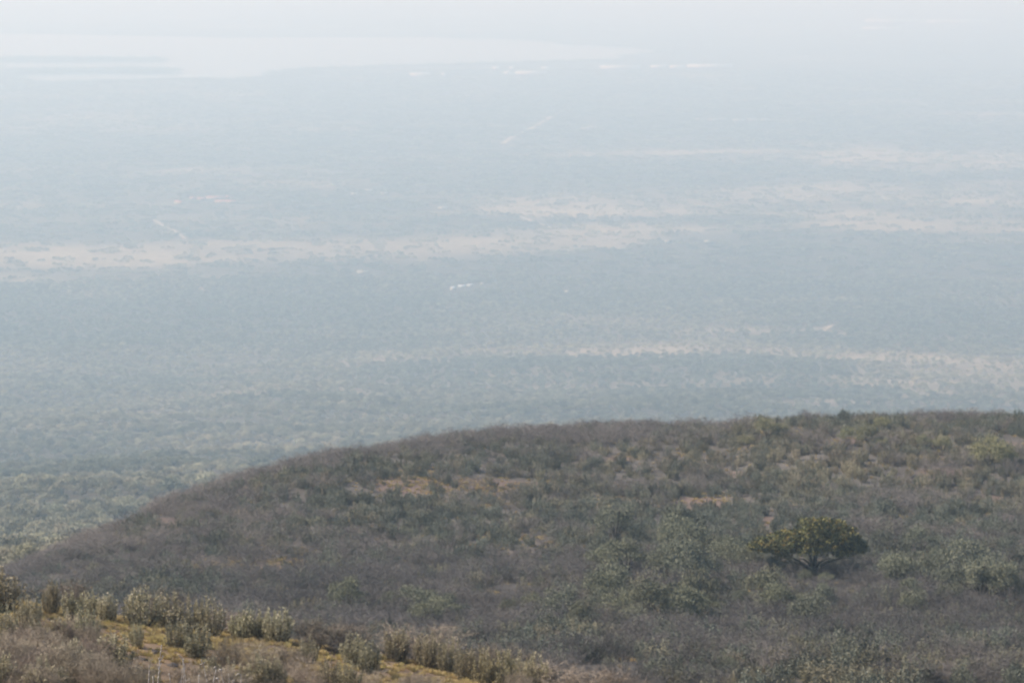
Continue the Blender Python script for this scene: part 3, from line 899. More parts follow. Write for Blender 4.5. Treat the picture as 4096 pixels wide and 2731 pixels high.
# ------------------------------------------------------------------ woodland on the valley floor
FARM = [hit(*p_, 700)[:2] for p_ in ((1812, 1160), (1848, 1151), (1880, 1146), (1928, 1140), (1450, 1092), (2668, 976), (1770, 839))]
def woodland(dens, r0, r1):
    x, y, z, r, a, px, py = scatter(dens, r0, r1)
    tcv = tan_cover(px, py, x, y)
    nn = fbm(x / 90, y / 90, 71, 3)
    gap = sstep(.52, .64, nn * .6 + .4 * fbm(x / 420, y / 300, 72, 3))
    p = np.clip((1 - .70 * tcv) * (1 - .45 * gap), 0, 1)
    kp = (rng.random(len(x)) < p) & shown(x, y, z, 6, r, a, .10)
    tr = np.array(TR)
    if len(tr):
        for tp in tr[::2]:
            kp &= (np.hypot(x - tp[0], y - tp[1]) > 9)
    for bx_, by_ in FARM:
        kp &= ~((np.abs(x - bx_) < 16) & (y > by_ - 75) & (y < by_ + 14))
    return [v_[kp] for v_ in (x, y, z, r, a, px, py, tcv)]

x1, y1, z1, r1, a1, px1, py1, t1 = woodland(.0110, 480, 2000)
kp = ~((r1 < 620) & (px1 > 650))
x1, y1, z1, r1, a1, px1, py1, t1 = [v_[kp] for v_ in (x1, y1, z1, r1, a1, px1, py1, t1)]
x2, y2, z2, r2, a2, px2, py2, t2 = woodland(.0120, 2000, 5200)
x, y, z, r, a, px, py, t = [np.concatenate(v_) for v_ in ((x1, x2), (y1, y2), (z1, z2), (r1, r2), (a1, a2), (px1, px2), (py1, py2), (t1, t2))]
k = len(x)
W = rng.uniform(3.6, 9.4, k) * np.where(rng.random(k) < .12, 1.3, 1) * np.where(r < 700, .75, 1)
warm = np.clip(.16 + .75 * t + 1.2 * (fbm(x / 240, y / 240, 73, 3) - .52) + 1.0 * (fbm(x / 700, y / 550, 74, 2) - .5) + rng.normal(size=k) * .2
               + .65 * np.exp(-((px - 1100) / 420) ** 2 - ((py - 1800) / 38) ** 2) + .45 * np.exp(-((px - 850) / 250) ** 2 - ((py - 1905) / 30) ** 2)
               + .42 * sstep(2100, 1300, r) + .25 * np.exp(-((px - 60) / 250) ** 2 - ((py - 2100) / 90) ** 2)  # first term: nearer trees tinted paler, sunlight on the left slope as colour
               + .55 * np.maximum(stroke(px, py, STROKES[0][0], 34, 1), stroke(px, py, STROKES[1][0], 60, 1))
               + sum(stroke(px, py, *q_) for q_ in LIGHT)
               - .5 * stroke(px, py, [(2300, 1500), (3000, 1490), (3700, 1560)], 60, 1) - .4 * stroke(px, py, [(-300, 1240), (1500, 1300), (2600, 1290)], 70, 1), 0, 1)
rz = rng.uniform(0, 6.28, k); hs_ = rng.uniform(.8, 1.15, k)
inview = (px > 0) & (px < 4096) & (py < 2330)
s = np.where(inview & shown(x, y, z, W * .5, r, a, -.05))[0]
s = s[np.argsort(-W[s] / r[s])][:290]
ind = np.zeros(k, bool); ind[s] = True
for i in s:
    tm, cm = ACAC[random.randrange(len(ACAC))]
    root = obj("valley_tree", None, None, (x[i], y[i], z[i]), rz[i], (W[i], W[i], W[i] * hs_[i]))
    zn = "close to the left edge below the hill" if px[i] < 350 else ("hugging the left flank of the hill" if py[i] > 1900 else "just beyond the hill crest")
    tn = "pale tan-green" if warm[i] > .45 else "grey-green"
    sz = "large spreading" if W[i] > 9 else ("small" if W[i] < 7 else "middling")
    fm = "tall-crowned" if hs_[i] > 1.03 else ("flat-crowned" if hs_[i] < .91 else "round-crowned")
    tag(root, "%s %s %s bushy tree %s" % (sz, fm, tn, zn), "tree", "%s %s valley trees %s" % (sz, tn, zn))
    obj("trunk", tm, root); co = obj("crown", cm, root); co["tint"] = float(warm[i])
s = np.where(~ind)[0]
TREE_J = [join_meshes("valley_tree_kind%d" % i, [(tm, (0, 0, 0), 1), (cm, (0, 0, 0), 1)]) for i, (tm, cm) in enumerate(ACAC)]
stuff("woodland", np.stack([x[s], y[s], z[s]], -1), rz[s], np.stack([W[s], W[s], W[s] * hs_[s]], -1), rng.integers(0, 8, len(s)), warm[s], TREE_J,
      "hazy grey-green bush woodland covering the valley floor beyond the hill", "woodland")

# far woodland in clusters
GROVE = []
for i in range(6):
    parts = []
    for j in range(7):
        aa = random.uniform(0, 6.28); q_ = math.sqrt(random.random()) * 19
        parts.append((ACAC[random.randrange(8)][1], (math.cos(aa) * q_, math.sin(aa) * q_, 0), random.uniform(5, 9)))
    GROVE.append(join_meshes("grove%d" % i, parts))
x, y, z, r, a, px, py, t = woodland(.0010, 5100, 12600)
# keep them off the water
def shore_y(px_):
    p = np.array(near_shore, float); return np.interp(px_, p[:, 0], p[:, 1])
kp = (py > shore_y(px) + 1) | (px > 2650)
x, y, z, px, py, t = [v_[kp] for v_ in (x, y, z, px, py, t)]
sh = []
for (p0, p1) in zip(near_shore[:-1], near_shore[1:]):
    for tt in np.linspace(0, 1, max(2, int(abs(p1[0] - p0[0]) / 7))):
        if random.random() < .8:
            X, Y = flat_hit(p0[0] + (p1[0] - p0[0]) * tt, p0[1] + (p1[1] - p0[1]) * tt + random.uniform(2, 6), -700)
            sh.append((X, Y, -700, random.uniform(.8, 1.6)))
for _ in range(160):
    qx_ = random.uniform(1750, 2680); p_ = np.array(far_shore[:7][::-1], float)
    X, Y = flat_hit(qx_, np.interp(qx_, p_[:, 0], p_[:, 1]) + random.uniform(-2, 2.5), -700)
    sh.append((X, Y, -700, random.uniform(.7, 1.4)))
for X, Y, Z_, s_ in island_pts: sh.append((X, Y, Z_ + .5, s_))
for _ in range(700):                     # beyond the lake
    X, Y = flat_hit(random.uniform(-200, 4300), random.choice((random.uniform(60, 130), random.uniform(100, 250))), -700)
    p_ = project(np.array(X), np.array(Y), np.array(-700.))
    if p_[0] < 2680 and 128 < p_[1] < 330: continue
    sh.append((X, Y, -700, random.uniform(1.0, 2.2)))
sh = np.array(sh)
s1 = rng.uniform(.75, 1.25, len(x))
P = np.concatenate([np.stack([x, y, z], -1), sh[:, :3]]); s1 = np.concatenate([s1, sh[:, 3]])
tt = np.concatenate([np.clip(.1 + .7 * t + rng.normal(size=len(x)) * .2, 0, 1), np.zeros(len(sh))])
stuff("far_woodland", P, rng.uniform(0, 6.28, len(P)), np.stack([s1, s1, s1], -1), rng.integers(0, 6, len(P)), tt, GROVE,
      "faint bush and groves fading into the haze up to the lake shore", "woodland")

# ------------------------------------------------------------------ buildings
def gable(nm, L, Wd, Hw, Hr, roofm, lab, cat, group, pxy, rz, wins=4, floor=0.0, arch=False):
    X, Y, Z, rr = hit(*pxy, 700)
    root = obj(nm, None, None, (X, Y, Z + floor), rz)
    tag(root, lab, cat, group)
    mb = MB(); mb.box(-L / 2, L / 2, -Wd / 2, Wd / 2, -1.0, Hw)
    e = Hw + Hr * .92
    mb.add([(-L / 2, -Wd / 2, Hw), (-L / 2, Wd / 2, Hw), (-L / 2, 0, e), (L / 2, -Wd / 2, Hw), (L / 2, Wd / 2, Hw), (L / 2, 0, e)], [(0, 2, 1), (3, 4, 5)])
    obj("wall", mb.build("wall", [M["film" if arch else "cream"]]), root)
    mb = MB(); o = .5; th = .15
    prof = [(-Wd / 2 - o, Hw - .1), (0, Hw + Hr), (Wd / 2 + o, Hw - .1)]
    if arch:
        prof = [(math.cos(math.pi * (1 - i / 8)) * (Wd / 2 + .1), Hw + math.sin(math.pi * i / 8) * Hr) for i in range(9)]
    m_ = len(prof); v = []
    for sx in (-L / 2 - o, L / 2 + o):
        for (yy, zz) in prof: v += [(sx, yy, zz), (sx, yy, zz + th)]
    qs = []
    B = 2 * m_
    for i in range(m_ - 1):
        qs += [(2 * i + 1, 2 * i + 3, B + 2 * i + 3, B + 2 * i + 1), (2 * i, B + 2 * i, B + 2 * i + 2, 2 * i + 2),
               (2 * i, 2 * i + 2, 2 * i + 3, 2 * i + 1), (B + 2 * i, B + 2 * i + 1, B + 2 * i + 3, B + 2 * i + 2)]
    qs += [(0, 1, B + 1, B), (B - 2, 2 * B - 2, 2 * B - 1, B - 1)]
    mb.add(v, None, qs)
    obj("roof", mb.build("roof", [M[roofm]]), root)
    for i in range(wins):
        xx = -L / 2 + L * (i + .5) / wins
        mb = MB(); mb.box(xx - .6, xx + .6, -Wd / 2 - .06, -Wd / 2 - .003, Hw * .38, Hw * .8)
        obj("window", mb.build("window", [M["glass"]]), root)
    mb = MB(); mb.box(-.6 + L * .06, .6 + L * .06, -Wd / 2 - .08, -Wd / 2 - .004, 0, Hw * .82)
    obj("door", mb.build("door", [M["bark"]]), root)
    return root

g = "white farm buildings in the middle of the bush"
gable("farm_building", 7.5, 7, 4.2, 2.2, "white", "tallest white farm building at the left end of its row amid bush", "building", g, (1812, 1160), .5, 2)
gable("farm_building", 12, 8, 3.0, 1.8, "white", "long white-roofed shed second in the farm row amid bush", "building", g, (1848, 1151), -.25, 3)
gable("farm_building", 10, 7, 2.6, 1.6, "white", "low white-roofed shed third in the farm row amid bush", "building", g, (1880, 1146), .05, 3)
gable("farm_building", 5.5, 5, 2.6, 1.4, "cream", "small pale hut standing alone right of the white farm sheds", "building", g, (1928, 1140), .1, 1)
gable("farm_building", 20, 7, 2.6, 1.4, "cream", "long low pale barn among trees below the tan grassland", "building", g, (1450, 1092), .06, 5)
g = "red-roofed houses beyond the tan grassland"
for (qx, qy, L, rz_, lab) in [(718, 817, 30, -.9, "red-roofed house set aslant at the left end of the red-roofed group"),
                              (768, 802, 12, .1, "small red-roofed house second from the left of the red-roofed group"),
                              (807, 804, 20, .05, "red-roofed house in the centre of the red-roofed group"),
                              (862, 799, 42, .1, "long red-roofed house at the back of the red-roofed group"),
                              (892, 814, 36, 0, "broad bright red-roofed house in front at the right of the group"),
                              (924, 815, 26, -.1, "low red-roofed house at the right end of the red-roofed group"),
                              (910, 797, 9, .2, "tiny red-roofed hut behind the broad red-roofed house")]:
    gable("red_roofed_house", L, 11, 3.2, 3.2, "red", lab, "house", g, (qx, qy), rz_, 4, 2)
g = "pale houses scattered over the plain"
for (qx, qy, L, lab) in [(1417, 783, 18, "pale house left of a trio beyond the red roofs"), (1475, 769, 22, "pale house farthest back of a trio beyond the red roofs"), (1536, 780, 18, "pale house right of a trio beyond the red roofs"),
                         (1770, 839, 24, "bright white house above the slanting dirt track"), (2668, 976, 10, "tiny white hut on the grey rise"), (2830, 976, 14, "pale hut right of the tiny white hut on the rise"),
                         (2267, 1178, 7, "tiny pale hut alone in dark bush right of the white farm"), (2340, 520, 34, "white shed left of a pair beside the long track"), (2368, 514, 34, "white shed right of a pair beside the long track"),
                         (2800, 484, 40, "pale village house at the left end of a row"), (2850, 485, 40, "pale village house second from the left of a row"), (2890, 482, 30, "pale village house third from the left of a row"),
                         (2955, 486, 46, "pale village house fourth from the left of a row"), (3010, 484, 46, "pale village house fifth from the left of a row"), (3060, 486, 40, "pale village house at the right end of a row")]:
    gable("pale_house", L * .8, 8, 2.8, 2.2, "cream", lab, "house", g, (qx, qy), random.uniform(-.3, .3), 3, 2)
g = "long pale greenhouses by the lake"
for (x0, x1, yy, dp, lab) in [(2400, 2560, 276, 34, "thin pale greenhouse at the left end of the bright row right of the lake"), (2602, 2668, 274, 40, "short pale greenhouse second in the bright row right of the lake"),
                              (2680, 2736, 275, 34, "short pale greenhouse third in the bright row right of the lake"), (2748, 2930, 271, 75, "broadest and brightest greenhouse at the right end of the row right of the lake"),
                              (1968, 1998, 280, 40, "small pale greenhouse near the shore, leftmost of three"), (2038, 2056, 280, 40, "tiny pale greenhouse near the shore, middle of three"), (2165, 2195, 280, 36, "small pale greenhouse near the shore, rightmost of three"),
                              (2016, 2046, 300, 34, "short pale greenhouse left of a longer one set back from the shore"), (2060, 2185, 299, 40, "long pale greenhouse set back from the shore"),
                              (1640, 1722, 306, 38, "thin pale greenhouse below the curve of the lake shore"), (1766, 1784, 306, 36, "tiny pale greenhouse right of the thin one below the shore"),
                              (3460, 3700, 88, 130, "faint white greenhouse block left of a far pair beyond the lake"), (3710, 3950, 90, 130, "faint white greenhouse block right of a far pair beyond the lake"), (3450, 3600, 119, 60, "faint pale greenhouse strip below the far pair")]:
    X0 = hit(x0, yy, 700); X1 = hit(x1, yy, 700)
    gable("greenhouse", abs(X1[0] - X0[0]), dp, 6.0, 7.0, "film", lab, "greenhouse", g, ((x0 + x1) / 2, yy), 0, 0, 2, arch=True)

# ------------------------------------------------------------------ near ridge
def fg(px_, py_):
    X, Y, Z, rr = hit(px_, py_, 62, 130)
    Z = float(ground_z(X, Y)); return X, Y, Z, math.hypot(rr, Z)

def near_shrub(x0, x1, base, top, lab, tint=0.0, v=None):
    X, Y, Z, d = fg((x0 + x1) / 2, base)
    W = (x1 - x0) / F * d; H = (base - top + 12) / F * d
    fo, st, ti = NEAR[v if v is not None else random.randrange(len(NEAR))]
    co = np.zeros(len(fo.vertices) * 3, np.float32); fo.vertices.foreach_get("co", co); co = co.reshape(-1, 3)
    w0 = np.percentile(co[:, 0], 97) - np.percentile(co[:, 0], 3); h0 = np.percentile(co[:, 2], 98.5)
    root = obj("leafy_shrub", None, None, (X, Y, Z - .02), random.uniform(0, 6.28), (W / w0, W / w0, H / h0))
    tag(root, lab, "shrub", "leafy shrubs on the near ridge")
    a_ = obj("foliage", fo, root); a_["tint"] = tint
    obj("stems", st, root)

SHR = [(-70, 85, 2445, 2292, "tall pale shrub cut by the left edge at the top of the near ridge", .35),
       (55, 165, 2515, 2398, "dark-based shrub just below the tall shrub at the left edge", .15),
       (-40, 60, 2575, 2440, "shrub cut by the left edge halfway down the near ridge", .2),
       (178, 245, 2460, 2345, "yellowish shrub right of the twisted dark sapling at the left", .4),
       (250, 330, 2490, 2385, "pale loose shrub left of the grassy clearing's upper end", .2),
       (318, 392, 2478, 2380, "pale shrub on the crest behind the loose pale shrub", .2),
       (300, 390, 2600, 2450, "tall narrow shrub left of the grassy clearing", .15),
       (395, 470, 2490, 2395, "sparse grey shrub on the crest left of the dark shrub pair", .1),
       (505, 630, 2506, 2362, "big dark shrub, left of the dark row on the near crest", .1),
       (622, 728, 2514, 2388, "dark shrub in the middle of the dark row on the near crest", .15),
       (728, 815, 2535, 2402, "bushy shrub right of middle in the dark row on the near crest", .2),
       (795, 895, 2548, 2405, "broad shrub at the right end of the dark row on the near crest", .2),
       (928, 1028, 2555, 2455, "dark isolated shrub just right of the dark row on the crest", .1),
       (1018, 1090, 2562, 2462, "pale shrub leaning on the spiky shrub left of the little bare tree", .2),
       (1060, 1168, 2572, 2452, "spiky shrub on the crest left of the little bare tree", .15),
       (525, 570, 2592, 2505, "small upright shrub alone in the grassy clearing", .05),
       (676, 756, 2598, 2498, "pale-tipped shrub at the right side of the grassy clearing", 0.0),
       (745, 842, 2630, 2520, "sparse pale shrub below the broad shrub of the dark row", .05),
       (383, 515, 2670, 2552, "wide dark-centred shrub below the grassy clearing", .2),
       (1193, 1272, 2655, 2562, "pale shrub left below the little bare tree", .15),
       (1366, 1465, 2660, 2548, "pale-topped shrub right of the little bare tree", .15),
       (1442, 1527, 2698, 2585, "rounded dark-based shrub in front of the pale-topped shrub", .1),
       (1540, 1630, 2645, 2530, "tall twin-headed shrub on the crest at the clearing's right", .3),
       (1662, 1758, 2674, 2550, "tall yellowish shrub right of the twin-headed shrub", .35),
       (1757, 1836, 2692, 2573, "greyish shrub in the row descending to the right", .25),
       (1832, 1900, 2726, 2605, "upright shrub with pale tips in the row descending to the right", .3),
       (1895, 1975, 2740, 2612, "tan-tinged shrub near the lower end of the descending row", .5),
       (1970, 2052, 2752, 2612, "tall tan shrub near the lower end of the descending row", .45),
       (2045, 2125, 2756, 2628, "grey shrub second from the right end of the descending row", .2),
       (2105, 2200, 2768, 2632, "last shrub at the right end of the descending row", .25),
       (998, 1085, 2760, 2632, "dark-stemmed shrub at the bottom edge left of centre", .2),
       (1085, 1140, 2765, 2650, "narrow pale shrub at the bottom edge beside the dark-stemmed shrub", .2),
       (1276, 1345, 2768, 2655, "sparse shrub at the bottom edge below the little bare tree", .3),
       (1345, 1432, 2772, 2662, "sparse pale shrub at the bottom edge left of the bare soil", .3),
       (-30, 62, 2765, 2635, "pale shrub in the bottom left corner", .3),
       (205, 278, 2765, 2680, "low pale shrub at the bottom edge near the left corner", .15),
       (790, 880, 2772, 2640, "shrub behind the hooked dead stalks at the bottom edge", .2),
       (880, 985, 2772, 2652, "shrub right of the hooked dead stalks at the bottom edge", .2),
       (580, 640, 2772, 2690, "low shrub behind the tallest dead stalk at the bottom edge", .2)]
for _ in range(16):
    cx, cy = random.uniform(-20, 480), random.uniform(2540, 2790)
    if cx > 340 and cy < 2640: continue
    w_, h_ = random.uniform(60, 115), random.uniform(70, 125)
    SHR.append((cx - w_ / 2, cx + w_ / 2, cy, cy - h_, "pale leafy shrub standing in the brown thicket at the bottom left", random.uniform(.1, .4)))
for i, s_ in enumerate(SHR):
    near_shrub(s_[0], s_[1], s_[2], s_[3], s_[4], s_[5], i % len(NEAR))

BR = [(60, 230, 2665, 2520, "big brown leafless thicket below the dark-based shrub at the left", .45), (-40, 110, 2720, 2560, "brown leafless thicket cut by the left edge low on the ridge", .5),
      (180, 330, 2735, 2590, "brown leafless thicket with thin dark stems near the bottom left", .5), (330, 450, 2770, 2650, "leafless thicket at the bottom edge left of the dead stalks", .4),
      (60, 200, 2780, 2660, "leafless brown thicket at the bottom edge by the left corner", .45), (225, 345, 2440, 2325, "grey leafless bush on the crest with a dead branch at the left", .3),
      (560, 720, 2480, 2345, "grey leafless bush behind the dark shrub row on the crest", .1), (850, 960, 2530, 2440, "thin leafless bush in the gap of the dark shrub row", .1),
      (830, 960, 2680, 2560, "brown leafless bush below the sparse pale shrub", .4), (950, 1120, 2680, 2575, "wide brown leafless bush below the spiky shrub", .45), (1085, 1200, 2690, 2590, "leafless bush left of the pale shrub below the little bare tree", .4),
      (1130, 1290, 2740, 2630, "brown leafless bush near the bottom below the little bare tree", .45), (1180, 1300, 2590, 2490, "thin grey leafless bush on the crest left of the little bare tree", .1),
      (1250, 1480, 2610, 2500, "wide grey leafless bush behind the little bare tree", .05), (1540, 1830, 2660, 2515, "wide leafless bush behind the descending shrub row", .15),
      (1850, 2020, 2700, 2580, "brownish leafless bush behind the tan shrubs of the descending row", .35), (1930, 2120, 2720, 2590, "leafless bush behind the lower end of the descending row", .25),
      (2180, 2380, 2800, 2660, "brown leafless bush past the right end of the descending row", .4), (2330, 2560, 2830, 2690, "low tan leafless bush at the bottom edge right of the ridge", .5),
      (480, 620, 2780, 2640, "leafless bush among the dead stalks at the bottom edge", .35), (690, 830, 2775, 2650, "brown leafless bush behind the paired dead stalks", .4)]
for _ in range(34):
    cx, cy = random.uniform(-20, 470), random.uniform(2560, 2790)
    if cx > 330 and cy < 2620: continue
    w_, h_ = random.uniform(80, 150), random.uniform(80, 140)
    BR.append((cx - w_ / 2, cx + w_ / 2, cy, cy - h_, "brown leafless bush in the dense thicket at the bottom left", random.uniform(.3, .6)))
for _ in range(13):
    cx, cy = random.uniform(760, 2300), random.uniform(2745, 2800)
    if abs(cx - 1600) < 180 and cy < 2740: continue
    w_, h_ = random.uniform(70, 140), random.uniform(60, 110)
    BR.append((cx - w_ / 2, cx + w_ / 2, cy, cy - h_, "low brown leafless bush along the bottom edge of the near ridge", random.uniform(.3, .6)))
for i, (x0, x1, base, top, lab, tn) in enumerate(BR):
    X, Y, Z, d = fg((x0 + x1) / 2, base)
    W = (x1 - x0) / F * d; H = (base - top) / F * d
    me = BARE_NEAR[i % 5]
    co = np.zeros(len(me.vertices) * 3, np.float32); me.vertices.foreach_get("co", co); co = co.reshape(-1, 3)
    w0 = np.percentile(co[:, 0], 96) - np.percentile(co[:, 0], 4); h0 = np.percentile(co[:, 2], 98)
    o = obj("bare_bush", me, None, (X, Y, Z - .03), random.uniform(0, 6.28), (W / w0, W / w0, H / h0))
    o["tint"] = tn
    tag(o, lab, "bare bush", "bare bushes on the near ridge")

# little bare tree and the twisted sapling
def sapling(nm, px_, py_, lines, rad, lab, twigs):
    X, Y, Z, d = fg(px_, py_)
    root = obj(nm, None, None, (X, Y, Z - .02)); tag(root, lab, "bare tree")
    def L(p): return ((p[0] - px_) / F * d, (p[2] if len(p) > 2 else 0), (py_ - p[1]) / F * d)
    for i, ln in enumerate(lines):
        mb = MB(); pp = [L(p) for p in ln]
        k_ = len(pp); r0 = rad * (1 if i == 0 else .62)
        mb.tube(pp, [r0 * (1 - .6 * j / k_) for j in range(k_)], 6, True)
        obj("trunk" if i == 0 else "branch", mb.build(nm, [M["bark"]], True), root)
    mb = MB()
    for ln in lines[1:]:
        e = np.array(L(ln[-1])); s_ = np.array(L(ln[0]))
        t_ = rng.random((twigs, 1)) * .7 + .3
        C = s_ + (e - s_) * t_
        D = unit(unit(e - s_) + rng.normal(size=(twigs, 3)) * .7 + np.array((0, 0, .3)))
        mb.blades(C, C + D * rng.uniform(.12, .4, (twigs, 1)), .0045)
    t_ = obj("twigs", mb.build(nm + "_twigs", [M["twig"]]), root); t_["tint"] = .1
sapling("bare_sapling", 1336, 2607, [[(1336, 2612), (1336, 2580), (1337, 2555)], [(1337, 2556), (1330, 2546), (1317, 2530), (1320, 2512)], [(1337, 2556), (1346, 2540), (1355, 2528), (1368, 2515)], [(1326, 2541), (1308, 2528), (1296, 2515)]],
        .032, "little leafless tree with a forked thin trunk standing on the grassy crest", 60)
sapling("twisted_sapling", 163, 2466, [[(163, 2468), (156, 2440), (150, 2410), (152, 2395)], [(152, 2398), (138, 2380), (140, 2366), (124, 2352)], [(152, 2396), (168, 2384), (165, 2362), (185, 2350)], [(140, 2366), (150, 2356), (176, 2358)]],
        .024, "twisted dark sapling with crooked bare branches near the left edge", 25)

# stones
def stone_mesh(i):
    u = []
    for a_ in range(6):
        for b_ in range(1, 5):
            th = math.pi * b_ / 5; ph = 2 * math.pi * (a_ + .5 * (b_ % 2)) / 6
            s_ = random.uniform(.75, 1.15)
            u.append((math.sin(th) * math.cos(ph) * s_, math.sin(th) * math.sin(ph) * s_, math.cos(th) * s_ * .7))
    import bmesh
    bm = bmesh.new()
    for p in u: bm.verts.new(p)
    bmesh.ops.convex_hull(bm, input=bm.verts)
    me = bpy.data.meshes.new("stone%d" % i); bm.to_mesh(me); bm.free(); me.materials.append(M["stone"])
    return me
ST = [stone_mesh(i) for i in range(4)]
for i, (sx, sy, w, lab) in enumerate([(240, 2497, 32, "dark stone left of the grassy clearing's top"), (252, 2545, 30, "dark stone under the upper left slope of the clearing"), (917, 2551, 26, "dark stone on the crest between two isolated shrubs"),
                                      (1356, 2610, 22, "dark stone beside the foot of the little bare tree"), (1597, 2653, 22, "dark stone under the twin-headed shrub"), (620, 2612, 44, "broad dark rock at the lower end of the grassy clearing"),
                                      (575, 2640, 40, "dark rock below the small upright shrub"), (690, 2665, 50, "large dark rock behind the paired dead stalks"), (1340, 2722, 34, "dark rock on the bare soil near the bottom edge"), (1545, 2690, 40, "flat dark rock on the reddish bare soil")]):
    X, Y, Z, d = fg(sx, sy); s_ = w / F * d / 2
    o = obj("stone", ST[i % 4], None, (X, Y, Z + s_ * .1), random.uniform(0, 6.28), (s_, s_, s_ * .7)); tag(o, lab, "stone", "dark stones on the near ridge")

# grass of the near ridge
gx, gy, gz, gr, ga, gpx, gpy = scatter(20, 70, 112, -12, 4)
gn = fbm(gx / 5, gy / 5, 52, 3) * .6 + fbm(gx / 1.6, gy / 1.6, 51, 4) * .4
clear = np.exp(-((gpx - 600) / 170) ** 2 - ((gpy - 2570) / 60) ** 2) + np.exp(-((gpx - 1330) / 200) ** 2 - ((gpy - 2625) / 22) ** 2) + .6 * np.exp(-((gpx - 1600) / 250) ** 2 - ((gpy - 2665) / 25) ** 2)
gk = rng.random(len(gx)) < np.clip(.22 + .75 * sstep(.42, .58, gn) * .7 + .4 * clear, 0, .95)
gx, gy, gz, clear, gn = [v_[gk] for v_ in (gx, gy, gz, clear, gn)]
s_ = rng.uniform(.14, .42, len(gx)) * rng.uniform(.6, 1, len(gx))
stuff("grass", np.stack([gx, gy, gz], -1), rng.uniform(0, 6.28, len(gx)), np.stack([s_, s_, s_ * .8], -1), rng.integers(0, 5, len(gx)),
      np.clip(rng.normal(.25, .3, len(gx)) + .35 * clear, 0, 1), TUFT, "golden and yellow-green grass tufts between shrubs of the near ridge", "grass")

# ------------------------------------------------------------------ dead stalks close to the camera
RS = 14.0
def stalk(lines, lab, rad=.0036, heads=()):
    """lines[0] is the main stalk, from its lowest seen point upward; it grows from the ground below the picture"""
    def W_(p, off=0.0):
        v = np.array(ray(p[0], p[1])); return v / v[1] * (RS + off)
    off = random.uniform(-.5, .5)
    b0 = W_(lines[0][0], off); g0 = float(ground_z(b0[0], b0[1]))
    lean = (W_(lines[0][1], off) - b0)
    foot = np.array((b0[0] - lean[0] * .8, b0[1] + random.uniform(-.03, .03), g0))
    root = obj("dead_stalk", None, None, tuple(foot)); tag(root, lab, "dead stalk", "dead stalks at the bottom of the picture")
    for i, ln in enumerate(lines):
        P = [W_(p, off) for p in ln]
        if i == 0: P = [foot - np.array((0, 0, .03)), (foot + P[0]) / 2 + np.array((.004, 0, 0))] + P
        # knobbly: short joints with swellings
        Q = []; rd = []
        for a_, b_ in zip(P[:-1], P[1:]):
            L_ = np.linalg.norm(b_ - a_); m_ = max(2, int(L_ / .008))
            for t_ in range(m_):
                Q.append(a_ + (b_ - a_) * t_ / m_ + rng.normal(size=3) * .0006)
        Q.append(P[-1])
        kk = len(Q)
        for j in range(kk):
            tpr = 1 - .45 * j / kk if i == 0 else .72 - .3 * j / kk
            rd.append(rad * 1.25 * tpr * (1.35 if j % 3 == 0 else .85))
        mb = MB(); mb.tube([q_ - foot for q_ in Q], rd, 6, True)
        obj("stem" if i == 0 else "side_twig", mb.build("stalk", [M["stalk"]], True), root)
    for (hx, hy, s_) in heads:
        c_ = W_((hx, hy), off) - foot
        mb = MB(); mb.tube([c_ + np.array((-s_, 0, -s_ * .5)), c_ + np.array((-s_ * .3, 0, s_ * .35)), c_ + np.array((s_ * .4, 0, s_ * .3)), c_ + np.array((s_, 0, -s_ * .6))], [.001, s_ * .42, s_ * .45, .001], 7, True)
        obj("seed_head", mb.build("seed_head", [M["stalk"]], True), root)
stalk([[(595, 2735), (596, 2700), (597, 2675), (597, 2658)]], "knobbly dead stalk left of the tallest stalk")
stalk([[(631, 2735), (635, 2690), (638, 2650), (642, 2615), (645, 2595), (646.5, 2578)], [(640, 2642), (646, 2634), (651, 2626), (652, 2620)], [(637, 2668), (644, 2655), (645, 2648)], [(636, 2676), (632, 2662), (630, 2657)], [(633, 2692), (639, 2686), (644, 2680)], [(639, 2640), (635, 2634), (634, 2630)]],
      "tallest branching dead stalk at the bottom edge", .0033)
stalk([[(613, 2735), (613, 2720), (611, 2704)]], "stub of a dead stalk between two taller stalks")
stalk([[(684, 2735), (680, 2712), (676, 2691)]], "leaning short dead stalk right of the tallest stalk")
stalk([[(735, 2735), (734, 2700), (732, 2665), (731, 2640), (726, 2628), (719, 2622), (713, 2616)]], "dead stalk hooked to the left at its top", .003)
stalk([[(742, 2735), (740, 2700), (737, 2670), (734, 2645), (733, 2632)], [(738, 2672), (739, 2664)]], "dead stalk standing close against the hooked stalk", .003)
stalk([[(724, 2735), (726, 2712), (728, 2685), (730, 2670)]], "thin dead twig left of the hooked stalk", .0016)
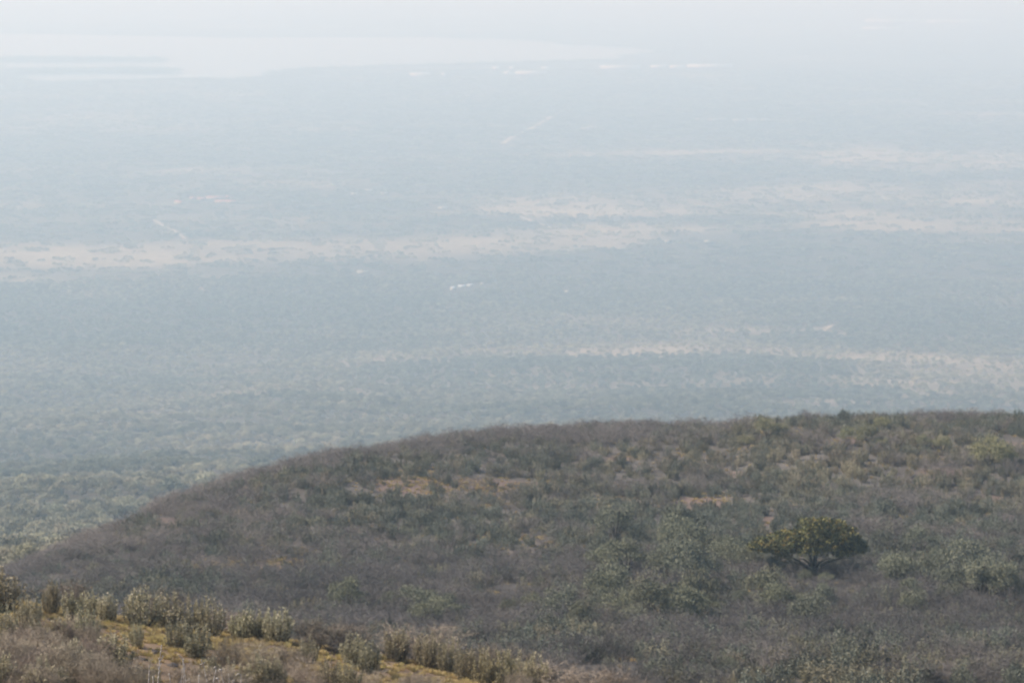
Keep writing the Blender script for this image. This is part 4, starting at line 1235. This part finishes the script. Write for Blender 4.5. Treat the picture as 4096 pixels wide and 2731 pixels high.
stalk([[(762, 2735), (760, 2722), (756, 2711)], [(761, 2716), (752, 2719), (742, 2725)]], "low crooked dead twig right of the hooked stalk", .0025)
stalk([[(712, 2738), (722, 2722), (726, 2716)]], "low crooked dead twig left of the hooked stalk", .0022)
stalk([[(795, 2735), (795, 2718), (797, 2703)]], "short knobby dead stalk left of the forked stalk", .0028, [(797, 2701, .006)])
stalk([[(830, 2735), (822, 2700), (817, 2670), (812, 2655), (807, 2645), (804, 2636)], [(811, 2654), (816, 2650), (818, 2646)], [(810, 2653), (805, 2654), (800, 2655)]], "forked dead stalk leaning to the left", .0028)
stalk([[(852, 2735), (858, 2705), (863, 2680), (864, 2670)]], "dead stalk with a pale bent tip", .0032, [(861, 2668, .008)])
stalk([[(895, 2735), (889, 2705), (884, 2684)]], "dead stalk with a drooping dark head", .0026, [(881, 2679, .010)])
stalk([[(876, 2735), (873, 2722), (870, 2714)]], "low dead stalk with a pale bud between two headed stalks", .0022, [(868, 2713, .008)])
stalk([[(916, 2735), (916, 2712), (915, 2693)]], "straight thin dead stalk right of the headed stalks", .0024)
stalk([[(964, 2735), (965, 2712), (962, 2697), (955, 2691), (947, 2695), (944, 2703)]], "dead stalk curled over at its top, rightmost of all the stalks", .0026)
stalk([[(932, 2738), (932, 2724)]], "short dead stub left of the curled stalk", .003, [(933, 2722, .007)])

# ------------------------------------------------------------------ haze
mb = MB(); mb.box(-40600, 40600, -40600, 40600, -701.5, 9.0)
hm = bpy.data.materials.new("haze"); hm.use_nodes = True
n = hm.node_tree; n.nodes.clear()
pv = n.nodes.new("ShaderNodeVolumePrincipled"); out = n.nodes.new("ShaderNodeOutputMaterial")
pv.inputs["Color"].default_value = (*HAZE_COLOR, 1)
pv.inputs["Absorption Color"].default_value = (1, 1, 1, 1)
pv.inputs["Density"].default_value = HAZE_DENSITY
pv.inputs["Anisotropy"].default_value = HAZE_G
n.links.new(pv.outputs[0], out.inputs["Volume"])
tag(obj("haze", mb.build("haze", [hm])), "pale blue haze filling the valley air", "haze", kind="stuff")
